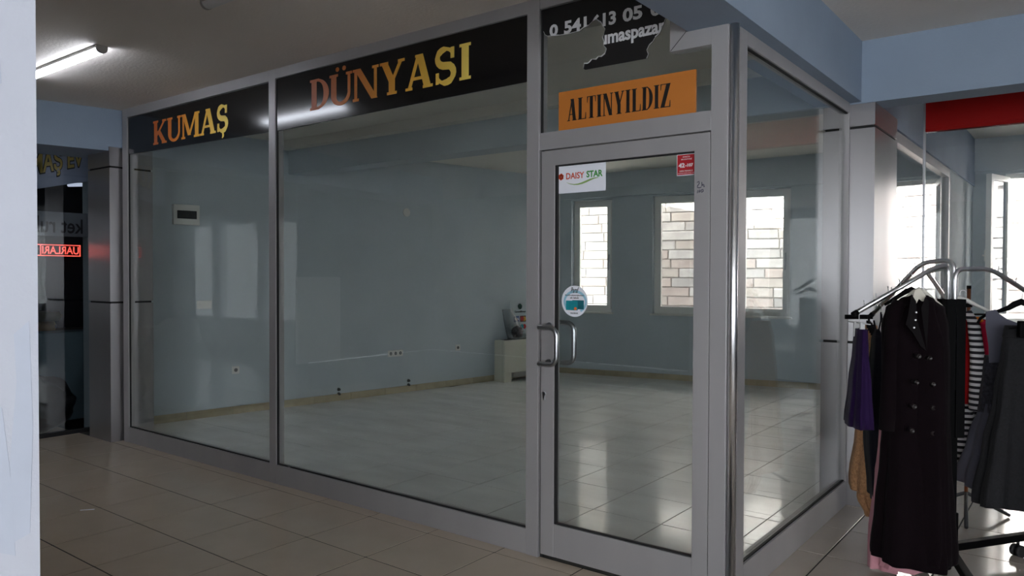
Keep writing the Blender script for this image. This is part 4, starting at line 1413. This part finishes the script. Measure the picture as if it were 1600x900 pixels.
arms = [
    ((-0.036, -0.030), [(1474, 413, 3.98), (1458, 418, 3.97)], (1335, 490, 3.86)),
    ((0.030, 0.030), [(1499, 405, 4.06), (1440, 409, 4.22)], (1361, 493, 4.44)),
    ((0.0, -0.030), [(1496, 419, 3.98), (1548, 419, 4.05)], (1640, 476, 4.12)),
    ((-0.006, 0.030), [(1486, 416, 4.06), (1448, 424, 4.35)], (1477, 464, 4.75)),
]
for (dx, dy), mids, tip in arms:
    c = RK + EX * dx + EY * dy
    zt = zat(mids[0][1], mids[0][2])
    m0 = W3_(*mids[0])
    pts = [Vector((c.x, c.y, 0.95)), Vector((c.x, c.y, zt)), W3_(*mids[1]), W3_(*tip)]
    a = link('arm', MB().tube(bend(pts, 0.06), 0.0125, 12), M['chrome'], CR)
    p, q = pts[2], pts[3]
    for k in range(6):
        b = p.lerp(q, 0.12 + 0.15 * k)
        link('pin', MB().tube([b + UZ * 0.01, b + UZ * 0.042 + (q - p).normalized() * 0.006], 0.0025, 6), M['chrome'], a)
    dr = (q - p).normalized()
    link('end_cap', MB().tube([q - dr * 0.02, q + dr * 0.008], 0.0145, 12), M['black_paint'], a)
# base feet with casters
for tip in (W3_(1536, 905, 3.42), at(1660, 4.28) + UZ * 0.1, at(1474, 4.55) + UZ * 0.1, at(1436, 3.98) + UZ * 0.1):
    q = Vector((tip.x, tip.y, 0.105))
    o_ = Vector((RK.x, RK.y, 0.105))
    d_ = (q - o_).normalized()
    n_ = Vector((-d_.y, d_.x, 0))
    L = (q - o_).length
    ft = link('foot', MB().frame_box(o_, d_, n_, UZ, (0.0, L), (-0.02, 0.02), (-0.018, 0.022), 0.003), M['black_paint'], CR)
    cs = MB()
    cpos = o_ + d_ * (L * 0.62 if tip.z > 0.09 and L > 0.55 else L - 0.03)
    cs.tube([cpos - UZ * 0.018, cpos - UZ * 0.04], 0.008, 8)
    for sgn in (-1, 1):
        cc = Vector((cpos.x, cpos.y, 0.033)) + n_ * sgn * 0.016
        cs.tube([cc - n_ * 0.011, cc + n_ * 0.011], 0.033, 18)
    link('caster', cs, M['dark_plastic'], ft)

# ------------------------------------------------------------------ garments
def cloth_mat(name, rgb, rough=0.9, noise=0.1, scale=30, bump=0.2, bscale=250, sheen=0.15, satin=False):
    m = mat(name, rgb, 0.45 if satin else rough, 0.0, noise, scale, bump, bscale)
    m.node_tree.nodes['Principled BSDF'].inputs['Sheen Weight'].default_value = sheen * 0.3
    m.node_tree.nodes['Principled BSDF'].inputs['Specular IOR Level'].default_value = 0.5 if satin else 0.12
    return m


def shell(px, d, secs, rot=0.0, n=56, m=5, ph=0.0, sharp=2.6, uneven=0.0, off=None):
    """closed draped body: secs = (image row, half width m, half depth m, fold amplitude, sideways shift m)"""
    c0 = at(px, d)
    rot -= math.atan((px - 800) / FPX)          # width across the line of sight
    ux = EX * cos(rot) + EY * sin(rot)
    uy = -EX * sin(rot) + EY * cos(rot)
    rings = []
    # resample for smooth drape
    ss = []
    for i in range(len(secs) - 1):
        for k in range(4):
            t_ = k / 4
            e = t_ * t_ * (3 - 2 * t_)
            ss.append([secs[i][j] * (1 - (t_ if j == 0 else e)) + secs[i + 1][j] * (t_ if j == 0 else e) for j in range(5)])
    ss.append(list(secs[-1]))
    nl = len(ss)
    for idx, (py, hw_, hd, am, sh) in enumerate(ss):
        z0 = zat(py, d)
        rg = []
        low = idx / (nl - 1)
        for k in range(n):
            a = 2 * pi * k / n
            ca, sa = cos(a), sin(a)
            p = 2.0 / sharp
            x = hw_ * math.copysign(abs(ca) ** p, ca)
            y = hd * math.copysign(abs(sa) ** p, sa)
            f = am * (sin(m * a + ph + 0.6 * low) + 0.5 * sin((2 * m + 1) * a + ph * 1.7))
            rr_ = sqrt(x * x + y * y) or 1e-6
            x += f * x / rr_
            y += f * y / rr_
            rg.append(c0 + ux * (x + sh) + uy * y + UZ * (z0 + uneven * low * sin(2 * a + ph)))
        rings.append(rg)
    return MB().loft(rings)


def hanger(parent, px, d, hook_py, bar_py, hw_, m, rot=0.0, name='hanger'):
    c = at(px, d)
    rot -= math.atan((px - 800) / FPX)
    ux = EX * cos(rot) + EY * sin(rot)
    zh, zb_ = zat(hook_py, d), zat(bar_py, d)
    zn = zb_ + 0.035
    mb = MB().tube([c - ux * hw_ + UZ * (zb_ - 0.045), c - ux * hw_ * 0.6 + UZ * (zb_ - 0.012), c - ux * hw_ * 0.22 + UZ * (zb_ + 0.022), c + UZ * zn,
                    c + ux * hw_ * 0.22 + UZ * (zb_ + 0.022), c + ux * hw_ * 0.6 + UZ * (zb_ - 0.012), c + ux * hw_ + UZ * (zb_ - 0.045)],
                   [0.007, 0.010, 0.013, 0.015, 0.013, 0.010, 0.007], 10)
    h = link(name, mb, m, parent)
    hk = [c + UZ * zn, c + UZ * (zh - 0.03)]
    for k in range(8):
        a = pi * k / 7
        hk.append(c + ux * (-0.016 + 0.016 * cos(a)) * -1 + UZ * (zh - 0.016 + 0.016 * sin(a)))
    link('hook', MB().tube(hk, 0.0018, 6), M['chrome'], h)
    return h


# purple skirt on a clip hanger under the front left arm
GR = 'garments on the clothes rack'
m_purple = cloth_mat('purple_crepe', (32, 12, 54), 0.75)
g = thing('skirt', 'short purple flared skirt on a clip hanger at the left end of the rack', 'skirt', at(1344, 3.86), GR)
link('body', shell(1346, 3.86, [(513, 0.024, 0.085, 0.002, 0), (545, 0.028, 0.10, 0.003, -0.002), (600, 0.042, 0.13, 0.007, -0.004), (663, 0.056, 0.16, 0.010, -0.008)], 0.2, m=6), m_purple, g)
ch = MB()
cp = at(1343, 3.86)
for s_ in (-0.035, 0.035):
    c = cp + EY * s_ - EX * 0.0
    ch.frame_box(c, EX, EY, UZ, (-0.012, 0.012), (-0.008, 0.008), (zat(526, 3.86), zat(502, 3.86)), 0.003)
ch.tube([cp - EY * 0.12 + UZ * zat(504, 3.86), cp + EY * 0.12 + UZ * zat(504, 3.86)], 0.003, 6)
ch.tube([cp + UZ * zat(504, 3.86), cp + UZ * zat(486, 3.86), cp + EX * 0.012 + UZ * zat(482, 3.86)], 0.002, 6)
link('clip_hanger', ch, M['glass_clear'] if False else mat('clear_plastic', (200, 200, 200), 0.2), g)

# black flat bar hanger behind
tag(link('bar_hanger', MB().frame_box(at(1341, 4.42), EX, EY, UZ, (-0.075, 0.085), (-0.008, 0.008), (zat(498, 4.42), zat(491, 4.42)), 0.003)
         .tube([at(1361, 4.42) + UZ * zat(494, 4.42), at(1361, 4.42) + UZ * zat(488, 4.42)], 0.002, 6), M['black_paint']),
    'empty flat black hanger bar at the left arm tip beside the side glass', 'hanger')

m_knit = cloth_mat('beige_knit', (176, 132, 96), 0.95, 0.22, 70, 0.6, 120)
m_lace = cloth_mat('black_lace', (26, 24, 28), 0.8, 0.5, 60)
g = thing('long_cardigan', 'long beige knit dress with black lace straps behind the purple skirt', 'dress', at(1362, 4.36), GR)
link('body', shell(1362, 4.36, [(508, 0.030, 0.10, 0.002, 0.0), (540, 0.042, 0.14, 0.004, 0.004), (600, 0.048, 0.16, 0.006, -0.002), (680, 0.064, 0.18, 0.012, -0.008), (748, 0.078, 0.19, 0.014, -0.022), (762, 0.078, 0.19, 0.014, -0.020)], 0.1, m=4, ph=0.8), m_knit, g)
link('front_panel', shell(1364, 4.28, [(640, 0.050, 0.05, 0.004, 0.0), (720, 0.062, 0.06, 0.008, 0.004), (776, 0.070, 0.06, 0.010, 0.000), (806, 0.045, 0.05, 0.008, 0.02)], 0.1, m=5, ph=2.0), m_knit, g)
ls = MB()
for k in range(9):
    t_ = k / 8
    ls.tube([at(1356 + 16 * t_, 4.25) + UZ * zat(500 + 25 * t_ * t_, 4.25), at(1357 + 17 * t_, 4.25) + UZ * zat(512 + 30 * t_, 4.25)], 0.007, 6)
ls.tube([W3_(1357, 492, 4.27), W3_(1360, 508, 4.25), W3_(1368, 526, 4.25), W3_(1373, 540, 4.25)], 0.006, 8)
ls.tube([W3_(1366, 500, 4.27), W3_(1369, 515, 4.25), W3_(1374, 528, 4.25)], 0.005, 8)
link('lace_strap', ls, m_lace, g)

m_blk = cloth_mat('black_cloth', (22, 22, 30), 0.85, 0.15)
g = thing('black_dress', 'long black dress with thin straps between the beige dress and the coat', 'dress', at(1380, 4.12), GR)
link('body', shell(1374, 4.12, [(514, 0.012, 0.05, 0.001, -0.008), (530, 0.034, 0.10, 0.002, 0.0), (580, 0.046, 0.13, 0.004, 0.0), (660, 0.058, 0.15, 0.007, -0.012), (675, 0.056, 0.15, 0.007, -0.01), (774, 0.046, 0.15, 0.009, 0.004)], 0.1, m=5, ph=0.3), m_blk, g)
link('strap', MB().tube([W3_(1377, 487, 4.12), W3_(1377, 500, 4.12), W3_(1373, 520, 4.10)], 0.004, 8).tube([W3_(1378, 490, 4.14), W3_(1379, 503, 4.14), W3_(1385, 522, 4.14)], 0.004, 8), m_blk, g)
link('hook', MB().tube([W3_(1377, 488, 4.12), W3_(1377.5, 478, 4.12), W3_(1374, 474, 4.12)], 0.0018, 6), M['chrome'], g)

m_pink = cloth_mat('dusty_pink', (196, 140, 150), 0.9, 0.06)
g = thing('pink_dress', 'dusty pink floor length dress showing behind the dark coat', 'dress', at(1390, 3.92), GR)
link('body', shell(1400, 3.94, [(520, 0.07, 0.06, 0.002, 0.02), (600, 0.072, 0.07, 0.004, 0.01), (676, 0.075, 0.08, 0.006, 0.0), (760, 0.082, 0.09, 0.010, -0.012), (850, 0.088, 0.10, 0.014, -0.028), (886, 0.085, 0.11, 0.014, -0.032)], 0.05, m=5, ph=1.2), m_pink, g)
link('hem', shell(1412, 3.84, [(840, 0.05, 0.04, 0.004, 0.0), (862, 0.08, 0.05, 0.008, 0.012), (884, 0.10, 0.06, 0.010, 0.016), (890, 0.09, 0.06, 0.010, 0.0)], -0.15, m=6, ph=0.5), m_pink, g)

# dark plum coat
m_coat = cloth_mat('plum_wool', (13, 5, 9), 0.95, 0.12, 40, 0.3, 300, 0.05)
m_coat2 = cloth_mat('plum_satin_lining', (12, 8, 10), 0.7, 0.1)
g = thing('coat', 'long dark plum double breasted coat hanging at the front of the rack', 'coat', at(1430, 3.72), GR)
DC = 3.74
link('body', shell(1430, DC, [(460, 0.045, 0.04, 0.0, 0.016), (466, 0.075, 0.06, 0.001, 0.010), (480, 0.128, 0.085, 0.002, 0.000), (510, 0.146, 0.10, 0.002, -0.002), (560, 0.148, 0.11, 0.003, 0.004),
                              (640, 0.142, 0.11, 0.004, 0.010), (720, 0.150, 0.12, 0.008, 0.006), (800, 0.166, 0.13, 0.012, 0.004), (866, 0.180, 0.14, 0.015, 0.002), (876, 0.178, 0.14, 0.015, 0.002)],
                        0.12, n=72, m=6, ph=0.9, uneven=0.012), m_coat, g)
# open vent with a darker panel at the right of the front
link('front_flap', shell(1456, DC - 0.12, [(470, 0.03, 0.012, 0.0, -0.02), (545, 0.055, 0.016, 0.001, 0.0), (640, 0.060, 0.018, 0.002, 0.004), (760, 0.064, 0.022, 0.006, 0.010), (860, 0.070, 0.030, 0.010, 0.014), (884, 0.066, 0.030, 0.010, 0.010)],
                         -0.05, n=48, m=4, ph=0.2), m_coat, g)
for sgn, pxs in ((-1, [(1408, 472), (1399, 490), (1395, 540), (1392, 610), (1389, 672)]), (1, [(1456, 474), (1463, 494), (1466, 550), (1466, 610), (1465, 662)])):
    dd = DC - 0.02 if sgn < 0 else DC + 0.03
    pts = [W3_(a, b, dd) for a, b in pxs]
    link('sleeve', MB().tube(bend(pts, 0.08, 5), [0.038] + [0.040] * (len(bend(pts, 0.08, 5)) - 2) + [0.040], 20), m_coat, g)
lp = MB()
DL = DC - 0.125
for pl in ([(1424, 458), (1432, 470), (1434, 500), (1449, 548), (1440, 540), (1428, 520), (1416, 506), (1420, 490)],
           [(1446, 462), (1440, 480), (1444, 510), (1450, 548), (1460, 530), (1468, 508), (1462, 496), (1456, 474)]):
    f_, b_ = [W3_(a, b, DL) for a, b in pl], [W3_(a, b, DL + 0.012) for a, b in pl]
    n = len(pl)
    lp.add(f_ + b_, [tuple(range(n)), tuple(range(2 * n - 1, n - 1, -1))] + [(i, (i + 1) % n, n + (i + 1) % n, n + i) for i in range(n)])
link('lapel', lp, m_coat2, g)
bt_m = mat('horn_button', (30, 24, 24), 0.3)
for px, py in ((1437, 556), (1454, 559), (1434, 597), (1460, 600), (1431, 635), (1461, 637), (1428, 673), (1462, 677)):
    c = W3_(px, py, DC - 0.142)
    rr = []
    for r_, h in ((0.0, 0.003), (0.006, 0.003), (0.008, 0.006), (0.010, 0.006), (0.012, 0.0), (0.012, -0.03)):
        rr.append([c + EX * (r_ * cos(a)) + UZ * (r_ * sin(a)) - EY * h for a in [2 * pi * k / 14 for k in range(14)]])
    rr[0] = [c + EX * (0.0005 * cos(a)) + UZ * (0.0005 * sin(a)) - EY * 0.003 for a in [2 * pi * k / 14 for k in range(14)]]
    link('button', MB().loft(rr), bt_m, g)
st = MB()
for px, py in ((1432, 487), (1431, 499), (1429, 511)):
    c = W3_(px, py, DL - 0.002)
    st.tube([c + EY * 0.01, c - EY * 0.003], 0.004, 8)
link('stud', st, M['chrome'], g)
h = hanger(g, 1436, DC - 0.02, 448, 463, 0.10, mat('cream_plastic', (206, 202, 190), 0.4), 0.12)
hanger(g, 1424, DC + 0.05, 446, 462, 0.12, M['black_paint'], 0.12, 'inner_hanger')
# cream hanger shoulders: broad wooden front
link('hanger_shoulder', MB().prism([(1430, 452), (1438, 450), (1446, 460), (1456, 484), (1452, 490), (1444, 472), (1436, 466), (1431, 476), (1425, 468)], 0, 0.012,
                                   lambda u, v, q: W3_(u, v, DC - 0.10 + q)), mat('cream_wood', (204, 198, 184), 0.45), g)

# red and striped dress
m_red = cloth_mat('red_jersey', (170, 26, 30), 0.9, 0.06)
m_str = stripe_mat('black_white_stripe', (212, 210, 212), (24, 22, 30), 31.0)
g = thing('striped_dress', 'red top dress with black and white striped skirt behind the rack post', 'dress', at(1498, 4.42), GR)
link('bodice', shell(1500, 4.42, [(492, 0.05, 0.05, 0.001, -0.01), (505, 0.075, 0.07, 0.002, -0.01), (560, 0.085, 0.09, 0.003, -0.004), (626, 0.080, 0.10, 0.004, -0.004)], 0.15, m=4), m_red, g)
link('skirt', shell(1500, 4.42, [(624, 0.080, 0.10, 0.004, -0.004), (670, 0.088, 0.11, 0.006, -0.004), (712, 0.094, 0.12, 0.008, -0.006), (716, 0.090, 0.12, 0.008, -0.006)], 0.15, m=5), m_str, g)
sl = bend([W3_(1512, 486, 4.30), W3_(1522, 503, 4.27), W3_(1530, 560, 4.25), W3_(1530, 640, 4.25)], 0.1, 5)
link('striped_sleeve', MB().tube(sl, [0.022 + 0.022 * i / (len(sl) - 1) for i in range(len(sl))], 20), m_str, g)
hanger(g, 1500, 4.42, 452, 474, 0.16, M['plastic'], 0.15)

m_gray = cloth_mat('pale_grey_jersey', (150, 152, 158), 0.9, 0.05)
m_or = cloth_mat('orange_cloth', (206, 116, 40), 0.9, 0.05)
m_crim = cloth_mat('crimson_jersey', (150, 20, 48), 0.9, 0.06)
g = thing('striped_blouse', 'striped blouse with an orange edge to the right of the rack post', 'blouse', at(1530, 4.62), GR)
link('body', shell(1527, 4.60, [(496, 0.02, 0.05, 0.0, -0.02), (520, 0.028, 0.08, 0.001, -0.012), (580, 0.040, 0.10, 0.003, -0.004), (652, 0.066, 0.12, 0.005, 0.006)], 0.1, m=5), m_str, g)
link('orange_edge', MB().tube([W3_(1527, 494, 4.52), W3_(1531, 540, 4.49), W3_(1535, 590, 4.47), W3_(1541, 632, 4.46)], [0.012, 0.010, 0.011, 0.014], 10), m_or, g)
g = thing('grey_blouse', 'pale grey blouse hanging behind the crimson one', 'blouse', at(1545, 5.0), GR)
link('body', shell(1542, 5.0, [(500, 0.05, 0.05, 0.001, 0), (540, 0.075, 0.08, 0.002, 0), (600, 0.085, 0.09, 0.004, 0.01), (618, 0.085, 0.09, 0.004, 0.01)], 0.0, m=5), m_gray, g)
g = thing('crimson_blouse', 'crimson long sleeved blouse between the striped one and the grey dress', 'blouse', at(1536, 4.8), GR)
link('body', shell(1533, 4.80, [(498, 0.045, 0.05, 0.001, -0.01), (510, 0.068, 0.07, 0.002, -0.004), (540, 0.074, 0.08, 0.003, -0.004), (556, 0.070, 0.08, 0.003, 0.0)], 0.0, m=4), m_crim, g)
link('sleeve', MB().tube(bend([W3_(1537, 506, 4.70), W3_(1541, 540, 4.68), W3_(1546, 580, 4.68), W3_(1546, 592, 4.68)], 0.1, 4), 0.038, 16), m_crim, g)
link('collar', MB().tube([W3_(1524, 500, 4.72), W3_(1530, 496, 4.70), W3_(1535, 501, 4.70)], 0.012, 8), m_or, g)

GSD = thing('garment_stand', 'thin brown garment stand behind the clothes rack', 'stand', at(1514, 4.86))
sp = at(1514, 4.86)
link('post', MB().tube([sp, sp + UZ * zat(449, 4.86)], 0.011, 12), mat('brown_post', (112, 62, 34), 0.5), GSD)
link('cap', MB().tube([sp + UZ * zat(450, 4.86), sp + UZ * zat(445, 4.86)], 0.013, 12), M['black_paint'], GSD)
link('clamp', MB().frame_box(sp, EX, EY, UZ, (-0.022, 0.016), (-0.016, 0.016), (zat(479, 4.86), zat(473, 4.86)), 0.003), M['black_paint'], GSD)
link('arm', MB().tube([sp + UZ * zat(491, 4.86), W3_(1524, 490, 4.62), W3_(1546, 490, 4.86), W3_(1546, 492, 5.0)], 0.006, 10), M['black_paint'], GSD)
for dx, dy in ((0.28, 0.0), (-0.14, 0.24), (-0.14, -0.24)):
    link('foot', MB().tube([sp + UZ * 0.16, sp + EX * dx + EY * dy + UZ * 0.012], 0.011, 8), mat('dark_grey_leg', (60, 60, 62), 0.5) if 'dark_grey_leg' not in bpy.data.materials else bpy.data.materials['dark_grey_leg'], GSD)

# grey satin dress with lace
m_sat = cloth_mat('grey_satin', (84, 84, 95), 0.6, 0.05, 4, 0.05, 60)
m_lac = cloth_mat('grey_lace', (48, 48, 55), 0.7, 0.55, 55, 0.5, 160)
g = thing('grey_dress', 'grey satin sleeveless dress with a dark lace waist on a black hanger', 'dress', at(1560, 4.10), GR)
DD = 4.12
bodice = MB()
pl = [(1541, 486), (1556, 482), (1562, 489), (1574, 497), (1590, 503), (1602, 500), (1610, 494), (1622, 498), (1622, 560), (1618, 568), (1584, 564), (1547, 566), (1546, 540), (1541, 510)]
f_, b_ = [W3_(a, b, DD - 0.05) for a, b in pl], [W3_(a, b, DD + 0.05) for a, b in pl]
n = len(pl)
bodice.add(f_ + b_, [tuple(range(n)), tuple(range(2 * n - 1, n - 1, -1))] + [(i, (i + 1) % n, n + (i + 1) % n, n + i) for i in range(n)])
link('bodice', bodice, m_sat, g)
link('lace_waist', shell(1580, DD, [(556, 0.118, 0.07, 0.002, 0.0), (580, 0.124, 0.08, 0.003, 0.0), (630, 0.140, 0.10, 0.005, 0.0), (644, 0.146, 0.105, 0.008, 0.0)], 0.0, m=9), m_lac, g)
link('skirt', shell(1580, DD, [(630, 0.134, 0.10, 0.003, 0.0), (690, 0.185, 0.13, 0.010, 0.0), (750, 0.238, 0.16, 0.016, 0.0), (762, 0.240, 0.16, 0.016, 0.0)], 0.0, n=72, m=6, ph=1.3, uneven=0.014), m_sat, g)
hg = MB()
hp = [W3_(a, b, DD) for a, b in [(1528, 504), (1533, 496), (1544, 489), (1560, 485), (1576, 480), (1586, 474), (1596, 470), (1606, 474), (1620, 481), (1640, 488)]]
hg.tube(hp, [0.006, 0.008, 0.008, 0.010, 0.014, 0.017, 0.018, 0.016, 0.012, 0.008], 12)
hh = link('hanger', hg, M['black_paint'], g)
link('hook', MB().tube([W3_(1597, 470, DD), W3_(1598, 452, DD), W3_(1602, 446, DD)], 0.002, 6), M['chrome'], hh)

m_dk = cloth_mat('charcoal_wool', (38, 38, 40), 0.95, 0.15, 80, 0.3, 260)
g = thing('charcoal_skirt', 'charcoal pleated midi skirt on a clip hanger in front of the grey dress', 'skirt', at(1600, 3.90), GR)
link('body', shell(1604, 3.90, [(524, 0.100, 0.045, 0.0, 0), (546, 0.106, 0.055, 0.002, 0), (620, 0.135, 0.08, 0.006, 0), (700, 0.175, 0.11, 0.012, 0), (780, 0.216, 0.14, 0.016, 0), (790, 0.216, 0.14, 0.016, 0)], 0.0, n=80, m=8, ph=0.4, uneven=-0.012), m_dk, g)
link('waistband', shell(1604, 3.90, [(508, 0.092, 0.042, 0.0, 0), (517, 0.097, 0.046, 0.0, 0), (526, 0.103, 0.049, 0.0, 0)], 0.0, m=8), m_dk, g)
cl = MB().frame_box(at(1596, 3.86), EX, EY, UZ, (-0.016, 0.016), (-0.02, 0.008), (zat(526, 3.86), zat(500, 3.86)), 0.004)
cl.tube([W3_(1578, 512, 3.88), W3_(1598, 510, 3.88), W3_(1640, 510, 3.88)], 0.005, 8)
link('clip', cl, M['black_paint'], g)

# pale hangers behind the coat
for px, py, lab in ((1464, 470, 'broad pale plastic hanger behind the coat collar'), (1470, 490, 'lower pale plastic hanger behind the coat shoulder')):
    g = thing('pale_hanger', lab, 'hanger', at(px, 4.4) + UZ * zat(py, 4.4))
    pl = [(px - 16, py + 14), (px - 10, py), (px - 2, py - 5), (px + 4, py - 4), (px + 12, py + 3), (px + 17, py + 14), (px + 4, py + 6), (px - 4, py + 6)]
    link('shoulder', MB().prism([(a, b) for a, b in pl], 0, 0.014, lambda u, v, q: W3_(u, v, 4.4 + q)), mat('pale_hanger_plastic', (190, 184, 176), 0.5), g)
    link('hook', MB().tube([W3_(px, py - 4, 4.4), W3_(px, py - 16, 4.4), W3_(px + 3, py - 19, 4.4)], 0.002, 6), M['chrome'], g)
